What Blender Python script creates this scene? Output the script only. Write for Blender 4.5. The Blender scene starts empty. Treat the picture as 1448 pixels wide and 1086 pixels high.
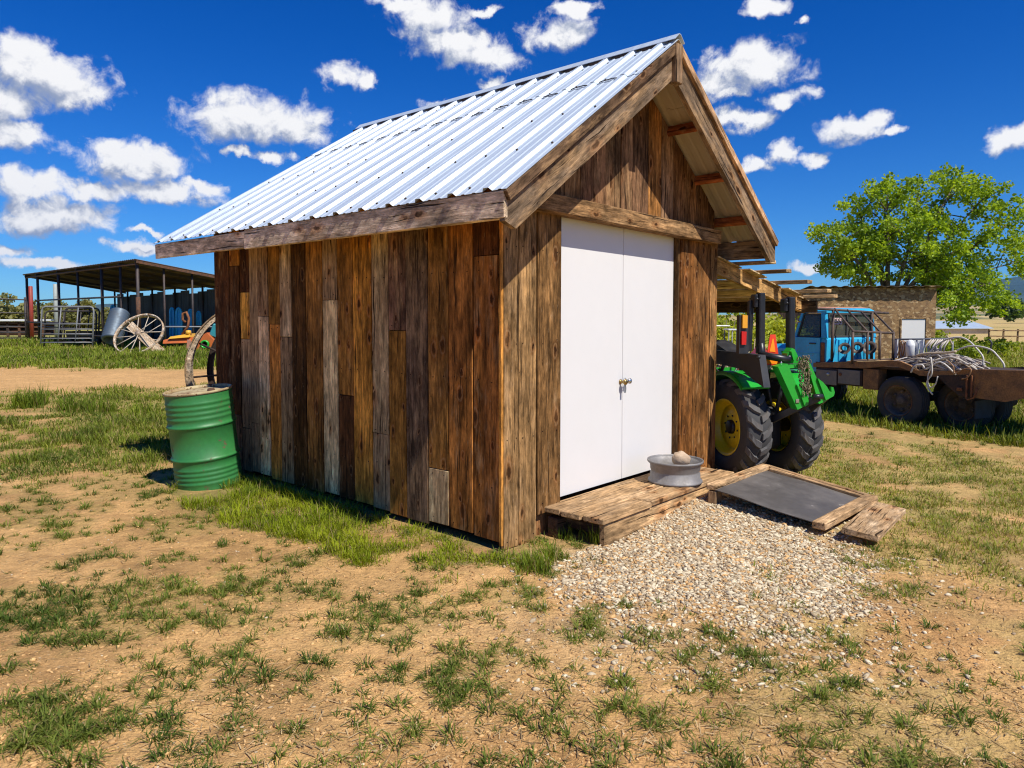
import bpy, math, random
import numpy as np
from mathutils import Vector, Matrix
random.seed(11); rng = np.random.default_rng(11)
SC = bpy.context.scene
COL = SC.collection
rad = math.radians

# ------------------------------------------------------------------ camera model (matches the photograph's lens)
H, F, CX, CY, PIT = 1.6, 1033.0, 724.0, 496.9, 0.05
cP, sP = math.cos(PIT), math.sin(PIT)
def ray(px, py):
    u, v = (px-CX)/F, (CY-py)/F
    return Vector((u, cP+v*sP, -sP+v*cP))
def ground(px, py, z=0.0):
    d = ray(px, py); k = (z-H)/d.z
    return Vector((d.x*k, d.y*k, z))
def at(px, py, Y):
    d = ray(px, py); k = Y/d.y
    return Vector((d.x*k, Y, H+d.z*k))
def proj_np(x, y, z=0.0):
    zz = z-H
    d = np.maximum(y*cP-zz*sP, 1e-3)
    return CX+F*x/d, CY-F*(y*sP+zz*cP)/d
class Frame:
    def __init__(s, o, ang):
        s.o = Vector((o[0], o[1], o[2] if len(o) > 2 else 0)); s.a = ang
        s.R = Matrix.Rotation(ang, 3, 'Z'); s.Ri = s.R.transposed()
    def L(s, w): return s.Ri @ (Vector(w)-s.o)
    def W(s, l): return s.R @ Vector(l)+s.o
    def hit(s, px, py, ax, val):
        o = s.Ri @ (Vector((0, 0, H))-s.o); d = s.Ri @ ray(px, py)
        k = (val-o[ax])/d[ax]
        return o+d*k

# ------------------------------------------------------------------ objects
def link(o, parent=None):
    COL.objects.link(o)
    if parent: o.parent = parent
    return o
def tag(o, label=None, cat=None, group=None, kind=None):
    if label: o['label'] = label
    if cat: o['category'] = cat
    if group: o['group'] = group
    if kind: o['kind'] = kind
    return o
def thing(name, label, cat, loc=(0, 0, 0), rotz=0.0, group=None):
    o = bpy.data.objects.new(name, None); o.empty_display_size = .2
    o.location = loc if len(loc) == 3 else (loc[0], loc[1], 0); o.rotation_euler = (0, 0, rotz)
    link(o); return tag(o, label, cat, group)
def copy_tree(o, parent=None):
    c = o.copy(); COL.objects.link(c)
    if parent: c.parent = parent
    for ch in list(o.children): copy_tree(ch, c)
    return c

# chamfered box template
_BF = []
def _tmpl():
    cs = [(sx, sy, sz) for sx in (-1, 1) for sy in (-1, 1) for sz in (-1, 1)]
    ix = {c: i for i, c in enumerate(cs)}
    pts = []
    for c in cs:
        for k in range(3):
            p = [c[j]*(1.0 if j == k else .8) for j in range(3)]; pts.append(p)
    def add(f):
        P = [Vector(pts[i]) for i in f]; n = (P[1]-P[0]).cross(P[2]-P[0]); m = sum(P, Vector())/len(P)
        _BF.append(tuple(f) if n.dot(m) > 0 else tuple(reversed(f)))
    for k in range(3):
        a, b = [j for j in range(3) if j != k]
        for s in (-1, 1):
            f = []
            for (u, v) in ((-1, -1), (1, -1), (1, 1), (-1, 1)):
                c = [0, 0, 0]; c[k] = s; c[a] = u; c[b] = v; f.append(ix[tuple(c)]*3+k)
            add(f)
        for u in (-1, 1):
            for v in (-1, 1):
                c0 = [0, 0, 0]; c0[a] = u; c0[b] = v; c1 = list(c0); c0[k] = -1; c1[k] = 1
                i0, i1 = ix[tuple(c0)]*3, ix[tuple(c1)]*3
                add([i0+a, i1+a, i1+b, i0+b])
    for c in cs:
        add([ix[c]*3, ix[c]*3+1, ix[c]*3+2])
    return cs
_CS = _tmpl()
class MB:
    def __init__(s): s.v = []; s.f = []; s.gp = []; s.pc = []; s.sm = []
    def add(s, verts, faces, col=(1, 1, 1, 0), smooth=False, gp=None):
        o = len(s.v); col = tuple(col) if len(col) == 4 else tuple(col)+(0.0,)
        sd = Vector((random.uniform(-50, 50), random.uniform(-50, 50), random.uniform(-50, 50)))
        for i, p in enumerate(verts):
            s.v.append(tuple(p)); s.gp.append(tuple((gp[i] if gp else Vector(p))+sd)); s.pc.append(col)
        for f in faces: s.f.append(tuple(i+o for i in f)); s.sm.append(smooth)
        return s
    def box(s, c, size, R=None, ch=.004, col=(1, 1, 1, 0), g=None, jit=0.0):
        c = Vector(c); h = [max(x/2, 1e-4) for x in size]; ch = min(ch, min(h)*.45)
        if g is None: g = max(range(3), key=lambda k: h[k])
        o1, o2 = [k for k in range(3) if k != g]
        if h[o1] < h[o2]: o1, o2 = o2, o1
        V, G = [], []
        jj = {q: Vector((random.uniform(-jit, jit), random.uniform(-jit, jit), random.uniform(-jit, jit))) for q in _CS}
        for q in _CS:
            for k in range(3):
                p = Vector([q[j]*(h[j] if j == k else h[j]-ch) for j in range(3)])+jj[q]
                G.append(Vector((p[o1], p[g], p[o2]))); V.append((R @ p if R else p)+c)
        return s.add(V, _BF, col, False, G)
    def beam(s, a, b, w, t, up=(0, 0, 1), ch=.003, col=(1, 1, 1, 0), jit=0.0):
        a, b = Vector(a), Vector(b); y = (b-a); L = y.length; y.normalize(); u = Vector(up)
        x = y.cross(u)
        if x.length < 1e-4: x = y.cross(Vector((1, 0, 0)))
        x.normalize(); z = x.cross(y)
        R = Matrix((x, y, z)).transposed()
        return s.box((a+b)/2, (w, L, t), R, ch, col, 1, jit)
    def tube(s, pts, r, n=8, col=(1, 1, 1, 0), closed=False, caps=True, smooth=True):
        P = [Vector(p) for p in pts]; m = len(P); rs = r if isinstance(r, (list, tuple)) else [r]*m
        V, G = [], []; prev = None; acc = 0
        for i in range(m):
            if closed: t = P[(i+1) % m]-P[i-1]
            else: t = P[min(i+1, m-1)]-P[max(i-1, 0)]
            if t.length < 1e-7: t = Vector((0, 0, 1))
            t.normalize()
            if prev is None:
                q = t.cross(Vector((0, 0, 1)))
                if q.length < .05: q = t.cross(Vector((1, 0, 0)))
            else: q = prev-t*prev.dot(t)
            q.normalize(); prev = q; w = t.cross(q)
            if i: acc += (P[i]-P[i-1]).length
            for k in range(n):
                a = 2*math.pi*k/n
                V.append(P[i]+(q*math.cos(a)+w*math.sin(a))*rs[i])
                G.append(Vector((math.cos(a)*rs[i], acc, math.sin(a)*rs[i])))
        fs = []
        for i in range(m if closed else m-1):
            j = (i+1) % m
            for k in range(n):
                l = (k+1) % n; fs.append((i*n+k, i*n+l, j*n+l, j*n+k))
        if caps and not closed:
            fs.append(tuple(reversed(range(n)))); fs.append(tuple((m-1)*n+k for k in range(n)))
        return s.add(V, fs, col, smooth, G)
    def lathe(s, prof, n=32, M=None, col=(1, 1, 1, 0), smooth=True, loop=False):
        V = []
        for (r, z) in prof:
            for k in range(n):
                a = 2*math.pi*k/n; p = Vector((r*math.cos(a), r*math.sin(a), z)); V.append(M @ p if M else p)
        fs = []; m = len(prof)
        for i in range(m if loop else m-1):
            j = (i+1) % m
            for k in range(n):
                l = (k+1) % n; fs.append((i*n+k, i*n+l, j*n+l, j*n+k))
        return s.add(V, fs, col, smooth)
    def prism(s, poly, off, col=(1, 1, 1, 0), gdir=None):
        P = [Vector(p) for p in poly]; off = Vector(off); n = len(P)
        nn = Vector()
        for i in range(n): nn += (P[i]-P[0]).cross(P[(i+1) % n]-P[0])
        if nn.dot(off) > 0: P.reverse()
        V = P+[p+off for p in P]
        fs = [tuple(range(n)), tuple(reversed(range(n, 2*n)))]
        for i in range(n):
            j = (i+1) % n; fs.append((i, i+n, j+n, j))
        G = None
        if gdir is not None:
            gd = Vector(gdir).normalized(); q = gd.cross(off).normalized(); w = gd.cross(q)
            G = [Vector((p.dot(q), p.dot(gd), p.dot(w))) for p in V]
        return s.add(V, fs, col, False, G)
    def build(s, name, mat, parent=None):
        me = bpy.data.meshes.new(name); me.from_pydata(s.v, [], s.f); me.update()
        a = me.attributes.new('gp', 'FLOAT_VECTOR', 'POINT'); a.data.foreach_set('vector', np.array(s.gp, dtype=np.float32).ravel())
        a = me.attributes.new('pc', 'FLOAT_COLOR', 'POINT'); a.data.foreach_set('color', np.array(s.pc, dtype=np.float32).ravel())
        me.polygons.foreach_set('use_smooth', s.sm)
        me.materials.append(mat)
        return link(bpy.data.objects.new(name, me), parent)
def npmesh(name, V, faces, mat, cols=None, parent=None, smooth=False):
    """V (n,3); faces: list of int arrays (k, 3) or (k, 4)."""
    me = bpy.data.meshes.new(name)
    me.vertices.add(len(V)); me.vertices.foreach_set('co', np.ascontiguousarray(V, dtype=np.float32).ravel())
    loops = np.concatenate([f.ravel() for f in faces]).astype(np.int32)
    tot = np.concatenate([np.full(len(f), f.shape[1]) for f in faces]).astype(np.int32)
    st = np.concatenate([[0], np.cumsum(tot)[:-1]]).astype(np.int32)
    me.loops.add(len(loops)); me.loops.foreach_set('vertex_index', loops)
    me.polygons.add(len(tot)); me.polygons.foreach_set('loop_start', st); me.polygons.foreach_set('loop_total', tot)
    if smooth: me.polygons.foreach_set('use_smooth', np.ones(len(tot), dtype=bool))
    me.update(calc_edges=True)
    if cols is not None:
        a = me.attributes.new('pc', 'FLOAT_COLOR', 'POINT')
        if cols.shape[1] == 3: cols = np.concatenate([cols, np.zeros((len(cols), 1))], 1)
        a.data.foreach_set('color', np.ascontiguousarray(cols, dtype=np.float32).ravel())
    me.materials.append(mat)
    return link(bpy.data.objects.new(name, me), parent)

# ------------------------------------------------------------------ value noise
def _h(ix, iy, s):
    n = (ix.astype(np.int64)*374761393+iy.astype(np.int64)*668265263+s*982451653) & 0xffffffff
    n = ((n ^ (n >> 13))*1274126177) & 0xffffffff
    return ((n ^ (n >> 16)) & 0xffff)/65535.0
def vnoise(x, y, s=0):
    ix, iy = np.floor(x), np.floor(y); fx, fy = x-ix, y-iy
    fx = fx*fx*(3-2*fx); fy = fy*fy*(3-2*fy)
    return (_h(ix, iy, s)*(1-fx)+_h(ix+1, iy, s)*fx)*(1-fy)+(_h(ix, iy+1, s)*(1-fx)+_h(ix+1, iy+1, s)*fx)*fy
def fbm(x, y, s=0, o=4):
    t, a, n = 0, 1, 0
    for i in range(o):
        t = t+a*vnoise(x*2**i, y*2**i, s+i*17); n += a; a *= .5
    return t/n
def sstep(a, b, x):
    t = np.clip((x-a)/(b-a), 0, 1); return t*t*(3-2*t)

# ------------------------------------------------------------------ materials
class NT:
    def __init__(s, name):
        s.m = bpy.data.materials.new(name); s.m.use_nodes = True; s.t = s.m.node_tree
        s.b = s.t.nodes['Principled BSDF']; s.out = s.t.nodes['Material Output']
    def n(s, typ, **kw):
        nd = s.t.nodes.new(typ)
        for k, v in kw.items():
            if k.startswith('i_'):
                key = k[2:]; key = int(key) if key.isdigit() else key.replace('_', ' ')
                s.set(nd.inputs[key], v)
            else: setattr(nd, k, v)
        return nd
    def set(s, inp, v):
        if hasattr(v, 'is_output'): s.t.links.new(v, inp)
        else: inp.default_value = v
    def attr(s, nm): return s.n('ShaderNodeAttribute', attribute_name=nm)
    def coord(s): return s.n('ShaderNodeTexCoord').outputs['Object']
    def mapp(s, v, sc): return s.n('ShaderNodeMapping', i_Vector=v, i_Scale=sc).outputs[0]
    def noise(s, v, sc, det=4, rough=.55, dist=0.0):
        return s.n('ShaderNodeTexNoise', i_Vector=v, i_Scale=sc, i_Detail=det, i_Roughness=rough, i_Distortion=dist).outputs[0]
    def rng(s, v, a, b, c=0., d=1.): return s.n('ShaderNodeMapRange', i_Value=v, i_1=a, i_2=b, i_3=c, i_4=d).outputs[0]
    def math(s, op, a, b=0.0): return s.n('ShaderNodeMath', operation=op, i_0=a, i_1=b).outputs[0]
    def mix(s, f, a, b, mode='MIX'):
        nd = s.n('ShaderNodeMix', data_type='RGBA', blend_type=mode)
        s.set(nd.inputs[0], f); s.set(nd.inputs[6], a); s.set(nd.inputs[7], b); return nd.outputs[2]
    def bump(s, h, st, d=.01):
        nd = s.n('ShaderNodeBump', i_Strength=st, i_Distance=d, i_Height=h); s.t.links.new(nd.outputs[0], s.b.inputs['Normal']); return nd
    def p(s, **kw):
        for k, v in kw.items(): s.set(s.b.inputs[k.replace('_', ' ')], v)
        return s
def c4(c): return tuple(c)+(1.0,) if len(c) == 3 else tuple(c)

def mat_wood(name, rough=.86, knots=True, contrast=1.0, gloss=.07, grey=(.42, .255, .12, 1)):
    t = NT(name); gp = t.attr('gp').outputs['Vector']; pc = t.attr('pc')
    warp = t.n('ShaderNodeTexNoise', i_Vector=t.mapp(gp, (6, 2.0, 6)), i_Scale=1.0, i_Detail=3.0).outputs['Color']
    g2 = t.n('ShaderNodeVectorMath', operation='MULTIPLY_ADD', i_0=warp, i_1=(.06, .06, .02), i_2=gp).outputs[0]
    fine = t.noise(t.mapp(g2, (1, .045, 1)), 150, 4, .7)
    mid = t.noise(t.mapp(g2, (1, .085, 1)), 42, 5, .65, .3)
    patch = t.noise(t.mapp(gp, (1, .30, 1)), 5.5, 5, .62)
    blot = t.noise(t.mapp(g2, (1, .34, 1)), 24, 5, .7)
    grain = t.math('ADD', t.math('MULTIPLY', fine, .45), t.math('MULTIPLY', mid, .55))
    gr = t.rng(grain, .36, .64, 1-.72*contrast, 1+.58*contrast)
    base = t.mix(1.0, pc.outputs['Color'], gr, 'MULTIPLY')
    base = t.mix(1.0, base, t.rng(patch, .33, .67, .40, 1.5), 'MULTIPLY')
    base = t.mix(1.0, base, t.rng(blot, .32, .68, .52, 1.42), 'MULTIPLY')
    # weathered grey, amount in the board's alpha
    wp = t.noise(t.mapp(gp, (1, .25, 1)), 9, 6, .7)
    wm = t.rng(t.math('ADD', wp, t.math('MULTIPLY', pc.outputs['Alpha'], .5)), .62, .84, 0, .85)
    base = t.mix(wm, base, t.mix(1.0, t.mix(1.0, grey, t.rng(blot, .3, .7, .6, 1.3), 'MULTIPLY'), gr, 'MULTIPLY'))
    # pale scuffs and dark stains
    sc = t.noise(t.mapp(g2, (1, .22, 1)), 70, 3, .6)
    base = t.mix(t.rng(sc, .66, .72, 0, .55), base, t.mix(.5, base, (.50, .36, .22, 1)))
    base = t.mix(t.rng(sc, .34, .29, 0, .75), base, t.mix(1.0, base, (.22, .17, .13, 1), 'MULTIPLY'))
    h = grain
    if knots:
        kv = t.n('ShaderNodeVectorMath', operation='MULTIPLY_ADD', i_0=t.n('ShaderNodeTexNoise', i_Vector=gp, i_Scale=22.0, i_Detail=2.0).outputs['Color'], i_1=(.03, .06, .0), i_2=gp).outputs[0]
        vo = t.n('ShaderNodeTexVoronoi', voronoi_dimensions='2D', i_Vector=t.mapp(kv, (1, .45, 1)), i_Scale=7.5, i_Randomness=1.0)
        rc = t.n('ShaderNodeSeparateColor', i_0=vo.outputs['Color']).outputs
        sel = t.math('GREATER_THAN', rc[0], .64)
        D = t.math('DIVIDE', vo.outputs['Distance'], t.rng(rc[1], 0, 1, .45, 1.15))
        k1 = t.math('MULTIPLY', t.rng(D, .15, .09), sel)
        k2 = t.math('MULTIPLY', t.rng(D, .42, .17), sel)
        ring = t.math('MULTIPLY', t.math('MULTIPLY', t.rng(D, .15, .19), t.rng(D, .26, .20)), sel)
        base = t.mix(t.math('MULTIPLY', k2, .55), base, t.mix(1.0, base, (.72, .42, .22, 1), 'MULTIPLY'))
        base = t.mix(t.math('MULTIPLY', ring, .55), base, t.mix(.45, base, (.52, .33, .16, 1)))
        base = t.mix(t.math('MULTIPLY', k1, t.rng(rc[2], 0, 1, .6, .97)), base, (.03, .014, .006, 1))
        cr = t.noise(t.mapp(g2, (1, .022, 1)), 60, 2, .5)
        ck = t.rng(cr, .36, .315)
        base = t.mix(t.math('MULTIPLY', ck, .92), base, (.012, .007, .004, 1))
        h = t.math('SUBTRACT', grain, t.math('MULTIPLY', ck, .6))
    t.p(Base_Color=base, Roughness=t.rng(fine, .3, .7, rough-.12, min(1, rough+.1)))
    t.b.inputs['Specular IOR Level'].default_value = gloss
    t.bump(t.math('ADD', h, t.math('MULTIPLY', blot, .5)), .7, .007)
    return t.m
def mat_paint(name, col, rough=.4, dirt=.25, dirtcol=(.12, .08, .05), chips=0.0, metal=0.0, sc=6.0, bump=.0, spec=.5, chipcol=(.16, .06, .025), var=.10):
    t = NT(name); co = t.coord()
    n1 = t.noise(co, sc, 6, .6); n2 = t.noise(co, sc*6, 4, .6)
    b = t.mix(t.rng(n1, .45, .75, 0, dirt), c4(col), c4(dirtcol))
    b = t.mix(1.0, b, t.rng(n2, .3, .7, 1-var, 1+var*.7), 'MULTIPLY')
    r = t.rng(n1, .3, .7, rough*.85, min(1, rough*1.3))
    if chips:
        n3 = t.noise(co, sc*2.2, 8, .7)
        cm = t.rng(n3, .66-chips*.2, .69-chips*.2, 0, 1)
        b = t.mix(cm, b, t.mix(n2, c4(chipcol), c4([x*.5 for x in chipcol])))
        r = t.math('ADD', r, t.math('MULTIPLY', cm, .3))
    t.p(Base_Color=b, Roughness=r, Metallic=metal); t.b.inputs['Specular IOR Level'].default_value = spec
    if bump: t.bump(t.math('ADD', n1, t.math('MULTIPLY', n2, .3)), bump, .01)
    return t.m
def mat_attr(name, rough=.8, trans=0.0, spec=.3, var=.25, sc=30.0, metal=0.0, bump=0.0):
    t = NT(name); pc = t.attr('pc').outputs['Color']; nz = t.noise(t.coord(), sc, 4)
    b = t.mix(1.0, pc, t.rng(nz, .3, .7, 1-var, 1+var), 'MULTIPLY')
    t.p(Base_Color=b, Roughness=rough, Metallic=metal); t.b.inputs['Specular IOR Level'].default_value = spec
    if bump: t.bump(nz, bump, .01)
    if trans:
        tr = t.n('ShaderNodeBsdfTranslucent', i_Color=t.mix(1.0, b, (1.35, 1.25, .45, 1), 'MULTIPLY'))
        mx = t.n('ShaderNodeMixShader', i_0=trans)
        t.t.links.new(t.b.outputs[0], mx.inputs[1]); t.t.links.new(tr.outputs[0], mx.inputs[2]); t.t.links.new(mx.outputs[0], t.out.inputs[0])
    return t.m
def mat_rust(name, a=(.16, .065, .025), b=(.05, .03, .02), rough=.85, sc=9.0):
    t = NT(name); co = t.coord(); n1 = t.noise(co, sc, 7, .65); n2 = t.noise(co, sc*7, 4)
    t.p(Base_Color=t.mix(1.0, t.mix(t.rng(n1, .35, .65), c4(a), c4(b)), t.rng(n2, .3, .7, .7, 1.25), 'MULTIPLY'), Roughness=rough)
    t.bump(n2, .25, .004); return t.m
def mat_roof():
    t = NT('galvanised_sheet'); co = t.coord()
    st = t.noise(t.mapp(co, (.6, 14, .6)), 5, 5, .6); bl = t.noise(co, 3.0, 5, .6); sp = t.noise(co, 60, 3)
    b = t.mix(t.rng(st, .35, .65), (.46, .535, .61, 1), (.57, .645, .715, 1))
    b = t.mix(t.rng(bl, .58, .75, 0, .3), b, (.5, .52, .53, 1))
    b = t.mix(1.0, b, t.rng(sp, .3, .7, .93, 1.05), 'MULTIPLY')
    t.p(Base_Color=b, Metallic=.25, Roughness=t.rng(bl, .3, .7, .46, .6)); t.bump(bl, .06, .02); return t.m
def mat_underside():
    t = NT('ground_lit_underside'); n1 = t.noise(t.coord(), 5, 4)
    t.p(Base_Color=t.mix(n1, (.62, .52, .36, 1), (.50, .42, .30, 1)), Roughness=.6); return t.m  # tan base colour carries light reflected up from the ground
def mat_glass(name, col=(.75, .82, .78), rough=.05, body=.45, bodycol=(.10, .12, .10)):
    t = NT(name); t.p(Base_Color=c4(bodycol), Roughness=rough)
    g = t.n('ShaderNodeBsdfGlass', i_Color=c4(col), i_Roughness=.0, i_IOR=1.05)
    mx = t.n('ShaderNodeMixShader', i_0=body)
    t.t.links.new(g.outputs[0], mx.inputs[1]); t.t.links.new(t.b.outputs[0], mx.inputs[2]); t.t.links.new(mx.outputs[0], t.out.inputs[0]); return t.m
def mat_osb():
    t = NT('strand_board'); co = t.coord(); wp = t.noise(co, 3.0, 2)
    v = t.n('ShaderNodeTexVoronoi', i_Vector=t.mapp(t.n('ShaderNodeVectorMath', operation='ADD', i_0=co, i_1=t.n('ShaderNodeCombineXYZ', i_0=t.math('MULTIPLY', wp, .25), i_2=t.math('MULTIPLY', t.noise(co, 9.0, 2), .2)).outputs[0]).outputs[0], (1, 1, 1.9)), i_Scale=11.0)
    s = t.n('ShaderNodeSeparateColor', i_0=v.outputs['Color'])
    n1 = t.noise(co, 1.2, 4)
    b = t.mix(s.outputs[0], (.12, .062, .022, 1), (.36, .215, .085, 1))
    b = t.mix(t.math('MULTIPLY', t.math('GREATER_THAN', s.outputs[1], .86), .7), b, (.58, .42, .22, 1))
    b = t.mix(t.rng(n1, .4, .7, 0, .5), b, (.20, .12, .06, 1))
    t.p(Base_Color=b, Roughness=.85); t.bump(s.outputs[0], .4, .01); return t.m
def mat_ground():
    t = NT('dry_soil'); co = t.coord(); pc = t.attr('pc').outputs['Color']
    n1 = t.noise(co, 1.7, 6, .6); n2 = t.noise(co, 14, 6, .65); n3 = t.noise(co, 90, 4, .6); n4 = t.noise(t.mapp(co, (1, 1.6, 1)), 38, 3, .6)
    b = t.mix(1.0, pc, t.rng(n1, .3, .7, .86, 1.13), 'MULTIPLY')
    b = t.mix(1.0, b, t.rng(n2, .28, .72, .82, 1.3), 'MULTIPLY')
    b = t.mix(1.0, b, t.rng(n3, .25, .75, .72, 1.2), 'MULTIPLY')
    n5 = t.noise(co, 240, 3, .6)
    b = t.mix(1.0, b, t.rng(n5, .3, .7, .86, 1.24), 'MULTIPLY')
    b = t.mix(t.rng(n4, .62, .7, 0, .6), b, (.16, .095, .045, 1))
    b = t.mix(t.rng(n4, .36, .30, 0, .5), b, (.62, .47, .28, 1))
    t.p(Base_Color=b, Roughness=.95); t.b.inputs['Specular IOR Level'].default_value = .15
    t.bump(t.math('ADD', t.math('ADD', n2, t.math('MULTIPLY', n3, .3)), t.math('MULTIPLY', n4, .5)), .75, .04); return t.m
def mat_hill():
    t = NT('hill_slope'); pc = t.attr('pc').outputs['Color']; co = t.coord()
    n = t.noise(co, .02, 8, .65); n2 = t.noise(co, .15, 4)
    t.p(Base_Color=t.mix(1.0, t.mix(1.0, pc, t.rng(n, .35, .65, .6, 1.3), 'MULTIPLY'), t.rng(n2, .3, .7, .75, 1.2), 'MULTIPLY'), Roughness=.95); return t.m

WOOD = mat_wood('weathered_planks'); WOODS = mat_wood('grey_lumber', .88, True, .8); WOODF = mat_wood('sawn_lumber', .85, True, .7)
ROOF = mat_roof(); UNDER = mat_underside()
WHITE = mat_paint('white_door_paint', (.71, .69, .655), .5, .0, (.6, .58, .52), sc=1.2, var=.012)
BRASS = mat_paint('aged_brass', (.42, .28, .10), .32, .3, metal=1.0); STEEL = mat_paint('grey_steel', (.42, .43, .44), .42, .3, (.2, .18, .16), metal=.8)
GALV = mat_paint('dull_galvanised_rim', (.255, .24, .225), .55, .6, (.13, .115, .10), metal=.3, sc=9)
DRUMG = mat_paint('green_drum_paint', (.032, .19, .045), .45, .45, (.035, .13, .05), .22, sc=5, bump=.12, chipcol=(.16, .10, .05))
RUSTL = mat_paint('rusty_pale_lid', (.46, .37, .20), .7, 1.0, (.20, .09, .035), .5, sc=7)
RUST = mat_rust('rusty_iron'); RUSTO = mat_rust('orange_rust', (.30, .11, .035), (.13, .05, .02)); TYRE = mat_paint('worn_truck_rubber', (.058, .053, .048), .8, .7, (.12, .095, .07), sc=7, bump=.1, spec=.25); RUSTW = mat_rust('rusty_wheel_iron', (.20, .14, .095), (.09, .07, .055)); RUSTD = mat_rust('dark_rusty_iron', (.075, .038, .022), (.02, .017, .015)); BROWNI = mat_rust('brown_bed_iron', (.34, .165, .055), (.17, .09, .04))
RUBBER = mat_paint('black_rubber', (.055, .054, .053), .72, .5, (.06, .05, .04), sc=9, bump=.1, spec=.3); TREAD = mat_paint('dusty_tread_rubber', (.11, .105, .10), .8, .75, (.13, .105, .085), sc=12, spec=.25)
YEL = mat_paint('yellow_rim_paint', (.95, .70, .015), .38, .25, (.3, .2, .05), sc=8); GREEN = mat_paint('green_machine_paint', (.02, .36, .03), .28, .12, (.02, .10, .02), sc=8)
BLACK = mat_paint('black_machine_paint', (.012, .012, .013), .36, .3, (.05, .045, .04), sc=8); BLACKP = mat_paint('black_plastic', (.02, .021, .023), .5, .35, (.06, .055, .05), sc=8)
CHROME = mat_paint('bolt_metal', (.6, .6, .6), .25, .2, metal=1.0)
AMBER = mat_paint('amber_lens', (.75, .33, .02), .2, .1); REDL = mat_paint('red_lens', (.55, .012, .01), .18, .1); SMVO = mat_paint('orange_reflector', (1.0, .30, .01), .35, .05); SMVR = mat_paint('red_reflector', (.80, .05, .015), .35, .1)
BLUE = mat_paint('faded_blue_paint', (.03, .40, .66), .38, .35, (.03, .14, .22), .22, sc=3.5, chipcol=(.36, .15, .08)); PINK = mat_paint('rusting_roof_paint', (.50, .24, .15), .65, .7, (.30, .12, .06), sc=5)
GLASS = mat_glass('truck_glass'); WTEXT = mat_paint('pale_decal', (.62, .42, .40), .5, .1)
OSB = mat_osb(); DARKTIN = mat_paint('dark_tin', (.055, .06, .065), .55, .5, (.10, .07, .05), sc=1.5, metal=.3); BTIN = mat_paint('brown_tin', (.11, .075, .04), .6, .6, (.10, .05, .02), sc=1.5)
PIPE = mat_paint('dark_pipe_paint', (.035, .033, .035), .5, .5, (.12, .06, .035), .15, sc=4); PIPEL = mat_paint('grey_pipe', (.20, .21, .22), .5, .4, (.1, .07, .05), sc=4)
REDP = mat_paint('red_post_paint', (.30, .035, .02), .55, .5, (.2, .08, .04), sc=3); PALEP = mat_paint('pale_post_paint', (.33, .36, .33), .6, .4, sc=3)
BPLAS = mat_paint('blue_plastic', (.03, .42, .80), .42, .25, (.02, .08, .16), sc=4); CULV = mat_paint('corrugated_zinc', (.10, .135, .17), .5, .5, (.1, .1, .1), metal=.4, sc=4)
ORANGE = mat_paint('orange_implement_paint', (.55, .13, .025), .5, .5, (.25, .08, .03), .2, sc=4); YELLOWP = mat_paint('yellow_implement_paint', (.70, .38, .03), .5, .3, sc=4); TEAL = mat_paint('teal_plastic', (.03, .26, .28), .5, .3, sc=4)
BARNW = mat_paint('pale_barn_wall', (.60, .50, .38), .8, .4, sc=.5); BARNR = mat_paint('pale_blue_tin_roof', (.46, .55, .62), .45, .3, (.4, .42, .42), metal=.3, sc=.3)
HOSE = mat_attr('hose_rubber', .5, 0, .4, .2, 20); ROCK = mat_paint('tan_stone', (.50, .37, .25), .9, .6, (.26, .17, .11), sc=14, bump=.6, spec=.2)
MATB = mat_paint('worn_black_sheet', (.085, .075, .066), .55, .7, (.17, .15, .13), .12, sc=3.5, bump=.05, chipcol=(.3, .27, .24))
GRASS = mat_attr('grass_blades', .65, .35, .15, .12, 3); GRAVEL = mat_attr('gravel_stones', .9, 0, .2, .18, 60, bump=.3); STRAW = mat_attr('dry_straw', .85, .15, .2, .1, 10)
LEAF = mat_attr('tree_leaves', .5, .5, .3, .15, 2); BARK = mat_rust('grey_bark', (.17, .13, .09), (.07, .05, .035), .95, 6); SOIL = mat_ground(); HILL = mat_hill()
CHAINM = mat_rust('tarnished_chain', (.28, .22, .10), (.07, .06, .04), .5, 30); WPLAS = mat_paint('white_plastic', (.72, .73, .72), .45, .35, (.35, .3, .25), sc=5)

# ------------------------------------------------------------------ camera, sun, sky
cam = bpy.data.cameras.new('camera'); co_ = bpy.data.objects.new('camera', cam); COL.objects.link(co_)
co_.location = (0, 0, H); co_.rotation_euler = (math.pi/2-PIT, 0, 0)
cam.sensor_width = 36; cam.lens = 36*F/1448; cam.shift_y = (CY-543)/1448; cam.clip_end = 30000; cam.clip_start = .05
SC.camera = co_
TH = .839; CB = Vector((math.cos(TH), math.sin(TH), 0)); CA = Vector((-math.sin(TH), math.cos(TH), 0))
SUNV = (-CA*1.0-CB*.12+Vector((0, 0, 1.34))).normalized()          # towards the sun
su = bpy.data.lights.new('sun', 'SUN'); su.energy = 4.9; su.angle = rad(.53); su.color = (1, .955, .88)
so = bpy.data.objects.new('sun', su); COL.objects.link(so); so.rotation_euler = SUNV.to_track_quat('Z', 'Y').to_euler()
SC.view_settings.view_transform = 'Standard'; SC.view_settings.look = 'None'; SC.view_settings.exposure = .25; SC.view_settings.gamma = 1
SC.cycles.use_denoising = True; SC.cycles.filter_width = 1.15; SC.cycles.max_bounces = 8; SC.cycles.transparent_max_bounces = 8; SC.cycles.caustics_reflective = False; SC.cycles.caustics_refractive = False

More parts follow.
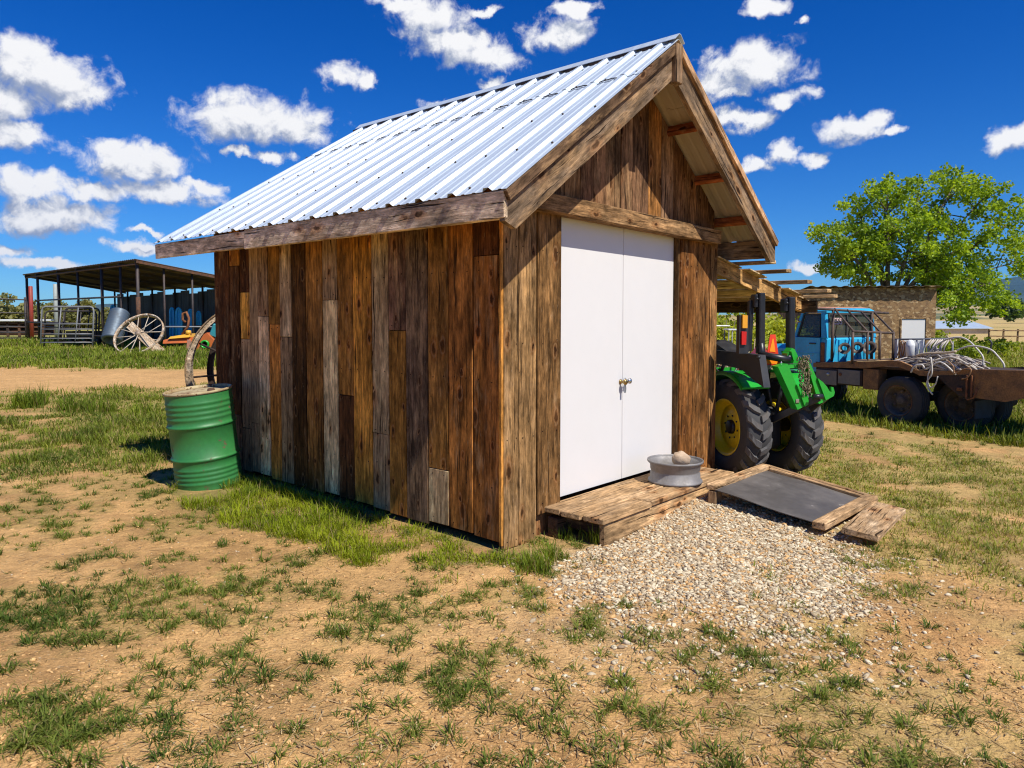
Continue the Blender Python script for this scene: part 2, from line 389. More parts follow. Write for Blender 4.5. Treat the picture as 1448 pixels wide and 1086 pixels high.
CLOUDS = [  # photo px, py, half width, half height
 (70, 108, 82, 40), (118, 130, 45, 26), (25, 88, 40, 30), (10, 140, 50, 35), (30, 187, 48, 20), (5, 178, 40, 22), (365, 168, 95, 36), (330, 178, 58, 26), (405, 178, 55, 24),
 (195, 230, 84, 26), (165, 218, 50, 18), (225, 268, 84, 17), (120, 266, 60, 16), (35, 262, 52, 23), (290, 262, 36, 12), (85, 303, 78, 23), (55, 318, 60, 14),
 (10, 356, 36, 13), (192, 347, 36, 10), (488, 107, 38, 18), (522, 115, 12, 12), (602, 30, 50, 33), (645, 58, 58, 26), (680, 82, 56, 20), (570, 8, 45, 12), (700, 118, 26, 9),
 (790, 48, 48, 24), (818, 14, 30, 11), (690, 12, 30, 8), (1062, 92, 72, 33), (1020, 120, 45, 22), (1108, 138, 36, 13), (1055, 166, 42, 18), (1035, 132, 18, 8), (1085, 6, 36, 13), (1140, 30, 14, 8),
 (1205, 180, 50, 22), (1235, 170, 28, 16), (1108, 215, 22, 17), (1162, 222, 27, 11), (1425, 200, 32, 19), (1448, 192, 30, 16), (1147, 379, 30, 7), (385, 221, 32, 9), (330, 218, 26, 7), (628, 150, 30, 10),
 (60, 375, 60, 9), (1262, 186, 22, 8), (210, 325, 30, 5), (1066, 236, 18, 12), (-120, 200, 90, 50), (1600, 120, 90, 40), (1640, 290, 70, 30), (-150, 330, 80, 25)]
def world():
    w = bpy.data.worlds.new('World'); SC.world = w; w.use_nodes = True; t = w.node_tree; L = t.links.new
    bg = t.nodes['Background']; out = t.nodes['World Output']
    def n(typ, ins=(), **kw):
        nd = t.nodes.new(typ)
        for k, v in kw.items(): setattr(nd, k, v)
        for k, v in ins:
            if hasattr(v, 'is_output'): L(v, nd.inputs[k])
            else: nd.inputs[k].default_value = v
        return nd
    M = lambda op, a, b=0.0, c=0.0: n('ShaderNodeMath', ((0, a), (1, b), (2, c)), operation=op).outputs[0]
    R = lambda v, a, b, c=0., d=1., it='SMOOTHSTEP': n('ShaderNodeMapRange', ((0, v), (1, a), (2, b), (3, c), (4, d)), interpolation_type=it).outputs[0]
    sky = n('ShaderNodeTexSky', sky_type='NISHITA'); sky.sun_disc = False
    sky.sun_elevation = math.asin(SUNV.z); sky.sun_rotation = math.atan2(SUNV.x, SUNV.y); sky.air_density = 1.0; sky.dust_density = .25; sky.ozone_density = 2.5; sky.altitude = 1500
    hs = n('ShaderNodeHueSaturation', ((0, .5), (1, 1.28), (2, 1.0), (4, sky.outputs[0]))).outputs[0]
    tc = n('ShaderNodeTexCoord').outputs['Generated']
    sp = n('ShaderNodeSeparateXYZ', ((0, tc),))
    az = M('ARCTAN2', sp.outputs[0], sp.outputs[1])
    el = M('ARCSINE', sp.outputs[2])
    ae = n('ShaderNodeCombineXYZ', ((0, az), (1, el))).outputs[0]
    def ae_of(px, py):
        d = ray(px, py).normalized(); return math.atan2(d.x, d.y), math.asin(d.z)
    # warp so that the outlines billow
    wn = n('ShaderNodeTexNoise', ((0, tc), (2, 26.0), (3, 5.0), (4, .55))).outputs['Color']
    wv = n('ShaderNodeVectorMath', ((0, wn), (1, (.5, .5, .5))), operation='SUBTRACT').outputs[0]
    aew = n('ShaderNodeVectorMath', ((0, wv), (1, (.075, .042, 0)), (2, ae)), operation='MULTIPLY_ADD').outputs[0]
    def field(src):
        cur = None
        for (px, py, hw, hh) in CLOUDS:
            a, e = ae_of(px, py); a1, _ = ae_of(px+hw, py); _, e1 = ae_of(px, py-hh)
            iw, ih = 1/abs(a1-a)/1.22, 1/abs(e1-e)/1.25
            d = n('ShaderNodeVectorMath', ((0, src), (1, (iw, ih, 0)), (2, (-a*iw, -e*ih, 0))), operation='MULTIPLY_ADD').outputs[0]
            l = n('ShaderNodeVectorMath', ((0, d),), operation='LENGTH').outputs['Value']
            cur = l if cur is None else M('SMOOTH_MIN', cur, l, .25)
        return M('SUBTRACT', 1.0, cur)
    f = field(aew)
    up = n('ShaderNodeVectorMath', ((0, aew), (1, (.008, .022, 0))), operation='ADD').outputs[0]
    f2 = field(up)
    nz = n('ShaderNodeTexNoise', ((0, tc), (2, 32.0), (3, 10.0), (4, .62), (8, .3))).outputs[0]
    tcu = n('ShaderNodeVectorMath', ((0, tc), (1, (.008, 0, .012))), operation='ADD').outputs[0]
    nz2 = n('ShaderNodeTexNoise', ((0, tcu), (2, 32.0), (3, 10.0), (4, .62), (8, .3))).outputs[0]
    den = M('MULTIPLY_ADD', M('SUBTRACT', nz, .5), 3.3, M('MULTIPLY', f, 2.0))
    cov = R(den, -.05, 1.15)
    lit = M('ADD', M('MULTIPLY', M('SUBTRACT', nz, nz2), 1.9), M('MULTIPLY', M('SUBTRACT', f, f2), .75))
    lm = R(lit, -.44, .40, 0, 1)
    shade = n('ShaderNodeMix', ((0, lm), (6, (.27, .32, .45, 1)), (7, (.83, .825, .83, 1))), data_type='RGBA').outputs[2]
    # thin haze of light cloud low down
    tint = n('ShaderNodeMix', ((0, 1.0), (6, hs), (7, n('ShaderNodeMix', ((0, R(el, .0, .42)), (6, (.33, .64, 1.02, 1)), (7, SKYTINT)), data_type='RGBA').outputs[2])), data_type='RGBA', blend_type='MULTIPLY').outputs[2]
    skyc = n('ShaderNodeMix', ((0, 1.0), (6, tint), (7, (SKYS, SKYS, SKYS, 1))), data_type='RGBA', blend_type='MULTIPLY').outputs[2]
    cs = n('ShaderNodeMix', ((0, cov), (6, skyc), (7, shade)), data_type='RGBA').outputs[2]
    # background strength .1: colours above are radiance, so scale them back up
    x10 = n('ShaderNodeMix', ((0, 1.0), (6, cs), (7, (10, 10, 10, 1))), data_type='RGBA', blend_type='MULTIPLY'); x10.clamp_result = False
    L(x10.outputs[2], bg.inputs[0]); bg.inputs[1].default_value = .1
    w.cycles.sampling_method = 'MANUAL'; w.cycles.sample_map_resolution = 1024
SKYS = .1; SKYTINT = (.03, .47, 1.0, 1)
world()

# ------------------------------------------------------------------ ground
SH = Frame((-.064, 4.922), TH)              # the shed's frame: x along the front, y along the side wall
SL, SW, SE, SO_, SS, SSK = 4.012, 3.045, .427, .431, 4.45, -.873
ZR, ZE, ZF = 3.718, 2.351, 2.164
def to_sh(x, y):
    dx, dy = x-SH.o.x, y-SH.o.y; c, s = math.cos(TH), math.sin(TH)
    return dx*c+dy*s, -dx*s+dy*c
def gh(x, y):
    x = np.asarray(x, float); y = np.asarray(y, float)
    r, t = to_sh(x, y)
    near = np.exp(-((x/14)**2+((y-5)/14)**2))
    z = (fbm(x*.9, y*.9, 3, 3)-.5)*.07*near+(fbm(x*5, y*5, 9, 3)-.5)*.028*near+(fbm(x*.05, y*.05, 21, 2)-.5)*.25*(1-near)
    # keep things level near the shed and under the machines
    flat = np.exp(-(((r-1.5)/3.0)**4+((t-1.5)/3.6)**4))
    z = z*(1-.75*flat)
    z = z-2.3*sstep(34, 110, y)*sstep(2, 18, x)
    z = z+.13*np.exp(-.5*(((r-2.15)/.62)**2+((t+.3)/.42)**2))+.03*np.exp(-.5*(((r-1.5)/.9)**2+((t+1.1)/.6)**2))
    return z
def ghs(x, y): return float(gh(np.array([x]), np.array([y]))[0])
def inpoly(px, py, P):
    c = np.zeros(px.shape, bool); n = len(P)
    for i in range(n):
        x1, y1 = P[i]; x2, y2 = P[(i+1) % n]
        if y1 == y2: continue
        c ^= ((y1 > py) != (y2 > py)) & (px < (x2-x1)*(py-y1)/(y2-y1)+x1)
    return c
LUSH = [(238, 690), (300, 655), (345, 640), (420, 668), (560, 712), (700, 758), (800, 775), (812, 800), (760, 822), (640, 818), (540, 800), (440, 770), (330, 745), (255, 720)]
GRAV = [(790, 792), (860, 765), (1000, 690), (1075, 690), (1170, 752), (1230, 775), (1245, 812), (1200, 848), (1080, 860), (930, 850), (830, 838), (795, 815)]
def soft_poly(px, py, P, x, y, amp, seed):
    q = (fbm(x*2.2, y*2.2, seed, 4)-.5)*amp; q2 = (fbm(x*2.2+31, y*2.2, seed+5, 4)-.5)*amp
    return inpoly(px+q, py+q2, P)
def cover(x, y):
    """(lush, meadow, sparse, gravel) cover at ground points, each 0..1"""
    px, py = proj_np(x, y)
    n = fbm(x*.9, y*.9, 41, 4); nf = fbm(x*2.6, y*2.6, 43, 4); nl = fbm(x*.35, y*.35, 47, 3)
    lush = soft_poly(px, py, LUSH, x, y, 70, 51).astype(float)
    lush *= sstep(.42, .60, fbm(x*4.5, y*4.5, 46, 4)*.6+nf*.4+.17*(1-sstep(400, 600, px))+.03)
    grav = sum(soft_poly(px, py, GRAV, x, y, 40+55*i, 61+7*i).astype(float) for i in range(6))/6.0
    # left meadow, dirt track, lush far band
    left = px < 420
    road = sstep(518, 527, py+(nf-.5)*16)*(1-sstep(548, 562, py+(n-.5)*30+(px-150)*.06))*(px < 330)
    m_left = left*sstep(525, 545, py)*(1-sstep(640, 720, py+(nl-.5)*160))*sstep(.44, .55, fbm(x*2.6, y*2.6, 44, 4)*.7+n*.3+.085-np.clip((140-px)/900., 0, .12)+np.clip((px-150)/700, 0, .16))*(1-road)
    far_left = (py < 524)*(px < 700)*(1-road)*sstep(.2, .4, n+.2)
    # right meadow with its dirt track
    ry = 596+(px-1150)*.155
    track = (px > 1090)*np.exp(-((py-ry+(nf-.5)*16)/9.0)**2)
    m_right = (px > 1060)*(py > 560)*(1-sstep(700, 860, py+(nl-.5)*120))*sstep(.42, .56, fbm(x*3.0, y*3.0, 45, 4)*.75+n*.25+.075)*(1-sstep(.35, .6, track))*(1-grav)
    far_right = (px > 990)*(py <= 596+np.clip(px-1150, 0, 999)*.14)*(1-sstep(.35, .6, track))
    mead = np.clip(m_left+m_right, 0, 1); band = np.clip(far_left+far_right, 0, 1)
    nc = fbm(x*3.6, y*3.6, 71, 3)*.72+fbm(x*.8, y*.8, 73, 2)*.28; sp = sstep(.52, .62, nc+np.where(px < 480, .055, 0)+np.where((px < 420) & (py < 760), .035, 0)+np.where(py > 960, -.03, 0)-np.where((px > 480) & (px < 1000) & (py > 830), .02, 0))*(py > 560)*(1-grav)
    sp = np.clip(np.maximum(sp*.8, .15*sstep(.35, .6, n)*(py > 560)*(1-grav)), 0, 1)
    return lush, mead, sp, grav, band, road, track
def axis_pts(lo, hi, step, far_lo, far_hi, k=1.22):
    a = list(np.arange(lo, hi+1e-6, step)); s = step; p = hi
    up = []
    while p < far_hi: s *= k; p += s; up.append(p)
    s = step; p = lo; dn = []
    while p > far_lo: s *= k; p -= s; dn.append(p)
    return np.array(dn[::-1]+a+up)
def make_ground():
    xs = axis_pts(-7.0, 8.5, .045, -4000, 4000); ys = axis_pts(1.6, 13.0, .045, -60, 5000)
    X, Y = np.meshgrid(xs, ys); x, y = X.ravel(), Y.ravel()
    z = gh(x, y); lush, mead, sp, grav, band, road, track = cover(x, y)
    px, py = proj_np(x, y)
    d1 = np.array([.60, .355, .14]); d2 = np.array([.46, .26, .098]); olive = np.array([.26, .21, .065]); straw = np.array([.42, .32, .115]); gv = np.array([.50, .39, .25]); field = np.array([.46, .33, .13])
    n = fbm(x*.6, y*.6, 81, 4)[:, None]; n2 = fbm(x*3, y*3, 83, 4)[:, None]
    c = d1*(1-n)+d2*n; c = c*(1+.0*n2)
    br = sstep(.47, .60, fbm(x*1.9, y*1.9, 86, 5))[:, None]*.5+sstep(.5, .62, fbm(x*7, y*7, 88, 3))[:, None]*.3; br = br*((py > 560)[:, None]); c = c*(1-br)+np.array([.33, .185, .07])*br
    red = sstep(.45, .65, fbm(x*.45+9, y*.45, 85, 4))[:, None]*((px > 500) & (py > 800))[:, None]*.45
    c = c*(1-red)+np.array([.47, .235, .085])*red
    rt = (px > 1040)[:, None]*.45*sstep(.35, .6, n2)+np.zeros_like(n2); c = c*(1-rt)+straw*rt
    for msk, col, a in ((sp, olive, .45), (mead, np.array([.30, .26, .075]), .65), (lush, np.array([.22, .19, .06]), .75), (band, np.array([.24, .25, .06]), .85)):
        w = (msk*a)[:, None]; c = c*(1-w)+col*w
    gs = sstep(.4, .6, fbm(x*1.2, y*1.2, 87, 4))*np.exp(-(((px-1000)/260)**2+((py-850)/75)**2))*.5
    w = np.clip(grav*.85+gs, 0, 1)[:, None]; c = c*(1-w)+gv*w
    fw = (sstep(33, 60, y)*(x > 0))[:, None]*sstep(.3, .55, fbm(x*.03, y*.06, 89, 3)+.12)[:, None]; c = c*(1-fw)+field*fw
    fg = (sstep(300, 900, y))[:, None]*sstep(.45, .55, fbm(x*.004, y*.008, 90, 3))[:, None]*.7; c = c*(1-fg)+np.array([.14, .17, .06])*fg
    nx, ny = len(xs), len(ys); i = np.arange(nx*ny).reshape(ny, nx)
    Q = np.stack([i[:-1, :-1], i[:-1, 1:], i[1:, 1:], i[1:, :-1]], -1).reshape(-1, 4)
    o = npmesh('ground', np.stack([x, y, z], 1), [Q], SOIL, c, smooth=True)
    tag(o, 'dry tan farmyard soil with sparse grass reaching to the far fields', 'ground', kind='structure')
make_ground()

# ------------------------------------------------------------------ grass
def blades(name, P, nb, hgt, wid, c0, c1, spread, lean=(.15, 1.0), label='', cat='grass', tipdark=0.0):
    """P (n,2) tuft positions; nb, hgt, wid, spread per tuft arrays; c0/c1 colour extremes"""
    nb = nb.astype(int); idx = np.repeat(np.arange(len(P)), nb); N = len(idx)
    a = rng.uniform(0, 2*np.pi, N); rr = np.sqrt(rng.uniform(0, 1, N))*spread[idx]
    bx = P[idx, 0]+np.cos(a)*rr; by = P[idx, 1]+np.sin(a)*rr; bz = gh(bx, by)-.004
    da = a+rng.normal(0, .9, N); h = hgt[idx]*rng.uniform(.45, 1.15, N); le = rng.uniform(lean[0], lean[1], N)
    dx, dy = np.cos(da), np.sin(da); w = wid[idx]*rng.uniform(.7, 1.3, N)
    wa = da+np.pi/2+rng.normal(0, .5, N); wx, wy = np.cos(wa)*w/2, np.sin(wa)*w/2
    mx, my, mz = bx+dx*h*le*.35, by+dy*h*le*.35, bz+h*.62*(1-.25*le)
    tx, ty, tz = bx+dx*h*le, by+dy*h*le, bz+h*np.clip(1.0-.55*le*le, .12, 1)
    V = np.stack([np.stack([bx-wx, by-wy, bz], 1), np.stack([bx+wx, by+wy, bz], 1), np.stack([mx-wx*.8, my-wy*.8, mz], 1), np.stack([mx+wx*.8, my+wy*.8, mz], 1), np.stack([tx, ty, tz], 1)], 1).reshape(-1, 3)
    b = np.arange(N)*5
    Q = np.stack([b, b+1, b+3, b+2], 1); T = np.stack([b+2, b+3, b+4], 1)
    fq = 1.6 if P[:, 1].max() < 25 else .45
    tn = (np.clip((fbm(P[:, 0]*fq, P[:, 1]*fq, 111, 4)-.28)/.44, 0, 1)*.7+rng.uniform(0, .3, len(P)))[idx]; k = np.clip(tn*.75+rng.uniform(-.1, .4, N), 0, 1)[:, None]
    col = np.array(c0)*(1-k)+np.array(c1)*k
    dry = (rng.uniform(0, 1, N) < DRY)[:, None]; col = np.where(dry, np.array([.40, .31, .13])*rng.uniform(.6, 1.1, (N, 1)), col)
    C = np.repeat(col, 5, 0)
    o = npmesh(name, V, [Q, T], GRASS, C); tag(o, label, cat, kind='stuff'); return o
def scatter(n, xr, yr, which, thr=.5, log=True, seed=0, excl=True):
    """ground points inside photo window xr, yr (pixels), kept where cover[which] beats a random draw"""
    px = rng.uniform(xr[0], xr[1], n); py = rng.uniform(yr[0], yr[1], n)
    d = np.stack([(px-CX)/F, cP+(CY-py)/F*sP, -sP+(CY-py)/F*cP], 1); k = -H/d[:, 2]
    x, y = d[:, 0]*k, d[:, 1]*k
    cv = cover(x, y); m = rng.uniform(0, 1, n) < cv[which]
    r, t = to_sh(x, y)
    if excl:
        m &= ~((r > -.09) & (r < SW+.05) & (t > -.0) & (t < SL+.05))
        m &= ~((r > .45) & (r < 2.45) & (t > -.56) & (t < .1)) & ~((r > 1.6) & (r < 2.95) & (t > -1.85) & (t < -.5))
        m &= ~(((x+2.74)**2+(y-6.5)**2) < .31**2)
    return np.stack([x, y], 1)[m], px[m], py[m]
U = lambda a, b, n: rng.uniform(a, b, n)
DRY = .10
P, px, py = scatter(11500, (-120, 1580), (600, 1100), 2); n = len(P)
big = U(0, 1, n)**2
blades('sparse_grass', P, 9+24*big, .030+.055*big, .0042+.0018*big, (.05, .095, .014), (.21, .25, .04), .008+.022*big, (.5, 1.6), 'sparse green grass tufts scattered over the bare tan dirt in front')
P, px, py = scatter(7000, (225, 840), (636, 830), 0); lr = 1-.5*sstep(480, 680, px); n = len(P)
blades('lush_grass', P, U(9, 20, n)*(.55+.45*lr), (.03+.11*U(0, 1, n)**1.4)*lr, np.full(n, .0052), (.13, .20, .010), (.36, .40, .018), np.full(n, .06), (.2, 1.05), 'lush bright green grass along the foot of the plank wall and drum')
DRY = .12
P, px, py = scatter(8500, (-150, 430), (524, 720), 1); n = len(P); dd = P[:, 1]
blades('meadow_grass', P, U(10, 22, n), np.where(fbm(P[:, 0]*1.1, P[:, 1]*1.1, 113, 3) > .55, U(.08, .20, n), U(.03, .10, n)), .0032+.0006*dd, (.06, .105, .014), (.27, .31, .035), .045+.008*dd, (.3, 1.1), 'patchy green meadow grass left of the drum up to the dirt track')
DRY = .38
P, px, py = scatter(12000, (1040, 1600), (560, 960), 1); n = len(P); dd = P[:, 1]
blades('dry_meadow_grass', P, U(7, 16, n), U(.02, .075, n), .003+.0006*dd, (.10, .155, .018), (.34, .36, .05), .05+.006*dd, (.35, 1.2), 'dry yellowish green meadow grass right of the gravel patch')
DRY = .12
P, px, py = scatter(9000, (-200, 660), (481, 525), 4); n = len(P); dd = P[:, 1]
blades('far_grass', P, U(9, 15, n), U(.06, .20, n)+.22*sstep(.45, .7, fbm(P[:, 0]*.35, P[:, 1]*.35, 115, 3)), .012+.0008*dd, (.07, .13, .012), (.33, .37, .04), np.full(n, .22), (.15, .8), 'tall green grass in front of the open pole shelter')
P, px, py = scatter(9500, (1000, 1640), (484, 640), 4); n = len(P); dd = P[:, 1]
blades('ditch_grass', P, U(9, 16, n), np.where(U(0, 1, n) < .12, U(.14, .26, n), U(.05, .14, n))*np.where(dd > 13, 1.6, 1.0), .006+.0009*dd, (.075, .125, .014), (.37, .38, .05), .07+.006*dd, (.15, .85), 'tall yellow green grass around the flatbed truck wheels')
def weeds():
    Q = []
    for px, py, k in ((35, 578, 26), (50, 574, 12), (88, 582, 12), (118, 583, 12), (150, 586, 10), (205, 590, 12), (300, 585, 14), (756, 806, 16), (782, 792, 10), (838, 770, 5), (805, 762, 4), (330, 690, 10), (365, 700, 10)):
        g = ground(px, py)
        for i in range(k): Q.append((g.x+random.gauss(0, .10 if py < 600 else .05), g.y+random.gauss(0, .10 if py < 600 else .05)))
    P = np.array(Q); n = len(P); far = P[:, 1] > 9
    blades('weeds', P, U(10, 20, n), np.where(far, U(.22, .42, n), U(.08, .17, n)), np.where(far, .011, .0055), (.07, .13, .012), (.27, .33, .03), np.full(n, .05), (.1, .8), 'taller green weeds by the dirt track, the drum and the wooden step')
weeds()
# a few weeds at the drum and the step, grown taller
DRY = .45
P, px, py = scatter(15000, (-120, 1580), (590, 1100), 2, excl=True)
q = fbm(P[:, 0]*1.3, P[:, 1]*1.3, 117, 4) > .40; P = P[q]; P = P+rng.normal(0, .12, P.shape); r_, t_ = to_sh(P[:, 0], P[:, 1]); P = P[~((r_ > -.1) & (t_ > -.6) & (r_ < 3.3)) & ~((r_ > 1.5) & (r_ < 3.0) & (t_ > -1.95))]; n = len(P)
blades('thatch', P, U(5, 12, n), U(.010, .034, n), np.full(n, .0032), (.12, .115, .03), (.30, .26, .08), U(.03, .09, n), (.5, 1.8), 'low olive and straw coloured thatch between the green tufts')
# straw litter and pebbles on the dirt
def litter():
    n = 5500; px = U(-120, 1580, n); py = 620+480*U(0, 1, n)**.8
    d = np.stack([(px-CX)/F, cP+(CY-py)/F*sP, -sP+(CY-py)/F*cP], 1); k = -H/d[:, 2]; x, y = d[:, 0]*k, d[:, 1]*k
    r, t = to_sh(x, y); m = ~((r > -.02) & (t > -.02) & (r < 3.2)) & ~((r > .4) & (r < 2.95) & (t > -1.85)); m &= (fbm(x*1.1, y*1.1, 97, 3) > U(.3, .62, n)); x, y = x[m], y[m]; n = len(x)
    a = U(0, 6.28, n); L = U(.008, .035, n); w = U(.001, .0026, n); z = gh(x, y)+U(.003, .012, n); sl = U(-.25, .25, n)*L
    dx, dy = np.cos(a)*L, np.sin(a)*L; wx, wy = -np.sin(a)*w, np.cos(a)*w
    V = np.stack([np.stack([x-dx-wx, y-dy-wy, z-sl], 1), np.stack([x-dx+wx, y-dy+wy, z-sl], 1), np.stack([x+dx+wx, y+dy+wy, z+sl], 1), np.stack([x+dx-wx, y+dy-wy, z+sl], 1)], 1).reshape(-1, 3)
    k = U(0, 1, n)[:, None]; c = np.array([.22, .14, .06])*(1-k)+np.array([.62, .46, .24])*k
    b = np.arange(n)*4; o = npmesh('straw_litter', V, [np.stack([b, b+1, b+2, b+3], 1)], STRAW, np.repeat(c, 4, 0))
    tag(o, 'dry straw bits littering the bare dirt', 'straw', kind='stuff')
litter()
def stones(name, x, y, s, cols, label):
    """small lumpy stones: displaced octahedron-subdivided shells"""
    ico = []; t = (1+5**.5)/2
    base = np.array([(-1, t, 0), (1, t, 0), (-1, -t, 0), (1, -t, 0), (0, -1, t), (0, 1, t), (0, -1, -t), (0, 1, -t), (t, 0, -1), (t, 0, 1), (-t, 0, -1), (-t, 0, 1)])/1.9
    fc = np.array([(0, 11, 5), (0, 5, 1), (0, 1, 7), (0, 7, 10), (0, 10, 11), (1, 5, 9), (5, 11, 4), (11, 10, 2), (10, 7, 6), (7, 1, 8), (3, 9, 4), (3, 4, 2), (3, 2, 6), (3, 6, 8), (3, 8, 9), (4, 9, 5), (2, 4, 11), (6, 2, 10), (8, 6, 7), (9, 8, 1)])
    n = len(x); V = base[None]*(1+rng.normal(0, .22, (n, 12, 1)))
    sc = np.stack([U(.8, 1.9, n), U(.5, 1.0, n), U(.3, .75, n)], 1)[:, None]; V = V*sc
    ax = rng.normal(0, .5, n); ca, sa = np.cos(ax)[:, None], np.sin(ax)[:, None]
    yy, zz = V[..., 1]*ca-V[..., 2]*sa, V[..., 1]*sa+V[..., 2]*ca
    a = U(0, 6.28, n); c2, s2 = np.cos(a)[:, None], np.sin(a)[:, None]
    X = V[..., 0]*c2-yy*s2; Y = V[..., 0]*s2+yy*c2
    z = gh(x, y)+s*.25
    W = np.stack([X*s[:, None]+x[:, None], Y*s[:, None]+y[:, None], zz*s[:, None]+z[:, None]], -1).reshape(-1, 3)
    T = (np.arange(n)[:, None, None]*12+fc[None]).reshape(-1, 3)
    o = npmesh(name, W, [T], GRAVEL, np.repeat(cols, 12, 0)); tag(o, label, 'gravel' if name == 'gravel' else 'soil', kind='stuff')
def gravel():
    n = 92000; px = U(720, 1380, n); py = U(670, 950, n)
    d = np.stack([(px-CX)/F, cP+(CY-py)/F*sP, -sP+(CY-py)/F*cP], 1); k = -H/d[:, 2]; x, y = d[:, 0]*k, d[:, 1]*k
    g = U(0, 1, n) < cover(x, y)[3]**1.2; r, t = to_sh(x, y); m = g & ~((t > -.45) & (r > 0))
    p2 = (~g) & (U(0, 1, n) < .04*np.exp(-(((px-1010)/200)**2+((py-865)/32)**2)))
    m2 = m | (p2 & (t < -.6)); x, y = x[m2], y[m2]; n1 = len(x)
    n = 6500; px = U(700, 1480, n); py = 790+190*U(0, 1, n)**1.5
    d = np.stack([(px-CX)/F, cP+(CY-py)/F*sP, -sP+(CY-py)/F*cP], 1); k = -H/d[:, 2]; xx, yy = d[:, 0]*k, d[:, 1]*k
    keep = U(0, 1, n) < np.exp(-((px-1040)/240)**2)*.8; x = np.concatenate([x, xx[keep]]); y = np.concatenate([y, yy[keep]])
    n = 900; px = U(-100, 1500, n); py = U(680, 1095, n)
    d = np.stack([(px-CX)/F, cP+(CY-py)/F*sP, -sP+(CY-py)/F*cP], 1); k = -H/d[:, 2]; xx, yy = d[:, 0]*k, d[:, 1]*k; r, t = to_sh(xx, yy); q = ~((r > -.1) & (t > -.6))
    x = np.concatenate([x, xx[q]]); y = np.concatenate([y, yy[q]]); N = len(x)
    s = .0045+.0125*U(0, 1, N)**2.6; s[-int(q.sum()):] *= .55
    k = U(0, 1, N)[:, None]; c = np.array([.36, .27, .16])*(1-k)+np.array([.72, .62, .43])*k
    c = np.where((U(0, 1, N) < .2)[:, None], np.array([.60, .36, .15])*U(.7, 1.1, N)[:, None], c); c = np.where((U(0, 1, N) < .12)[:, None], np.array([.30, .22, .14]), c)
    stones('gravel', x, y, s, c, 'pale tan crushed gravel heaped in front of the wooden step')
gravel()
def clods():
    n = 16000; px = U(-120, 1580, n); py = 640+460*U(0, 1, n)**.75
    d = np.stack([(px-CX)/F, cP+(CY-py)/F*sP, -sP+(CY-py)/F*cP], 1); k = -H/d[:, 2]; x, y = d[:, 0]*k, d[:, 1]*k; r, t = to_sh(x, y)
    m = ~((r > -.1) & (t > -.6)) & (fbm(x*1.7, y*1.7, 93, 3) > U(.25, .65, n)) & ~((r > 1.6) & (r < 2.95) & (t > -1.9) & (t < -.5)); x, y = x[m], y[m]; N = len(x)
    s = .003+.009*U(0, 1, N)**3; k = U(0, 1, N)[:, None]; c = np.array([.34, .19, .075])*(1-k)+np.array([.66, .41, .17])*k
    stones('soil_clods', x, y, s, c, 'small crumbs of dry tan soil scattered over the dirt')
clods()

# ------------------------------------------------------------------ the plank shed (local frame: x along the front, y along the side)
DK, RB, OB, GR, BE, GD = (.052, .021, .006), (.165, .066, .014), (.31, .13, .022), (.26, .16, .078), (.385, .255, .13), (.115, .067, .031)
def k_(c, s): return tuple(x*s for x in c)
TANP = (ZR-ZE)/(SW/2+SE)
def ztop(x): return ZR-abs(x-SW/2)*TANP
shed = thing('plank_shed', 'reclaimed wood plank shed with white double doors and a shiny metal gable roof', 'shed', SH.o, TH)
def tside(px):
    rho = (px-CX)/F*cP*1.0
    return (SH.o.x-rho*SH.o.y)/(math.sin(TH)+rho*math.cos(TH))
def zside(px, py): return SH.hit(px, py, 0, 0).z
def nail(m, p, n, r=.0048):
    n = Vector(n); q = n.orthogonal().normalized(); w = n.cross(q); p = Vector(p)
    V = [p+(q*math.cos(a)+w*math.sin(a))*r for a in np.linspace(0, 2*math.pi, 7)[:-1]]
    V += [v+n*.002 for v in V]
    m.add(V, [(6, 7, 8, 9, 10, 11)]+[(i, (i+1) % 6, 6+(i+1) % 6, 6+i) for i in range(6)], (.02, .013, .009, 0))
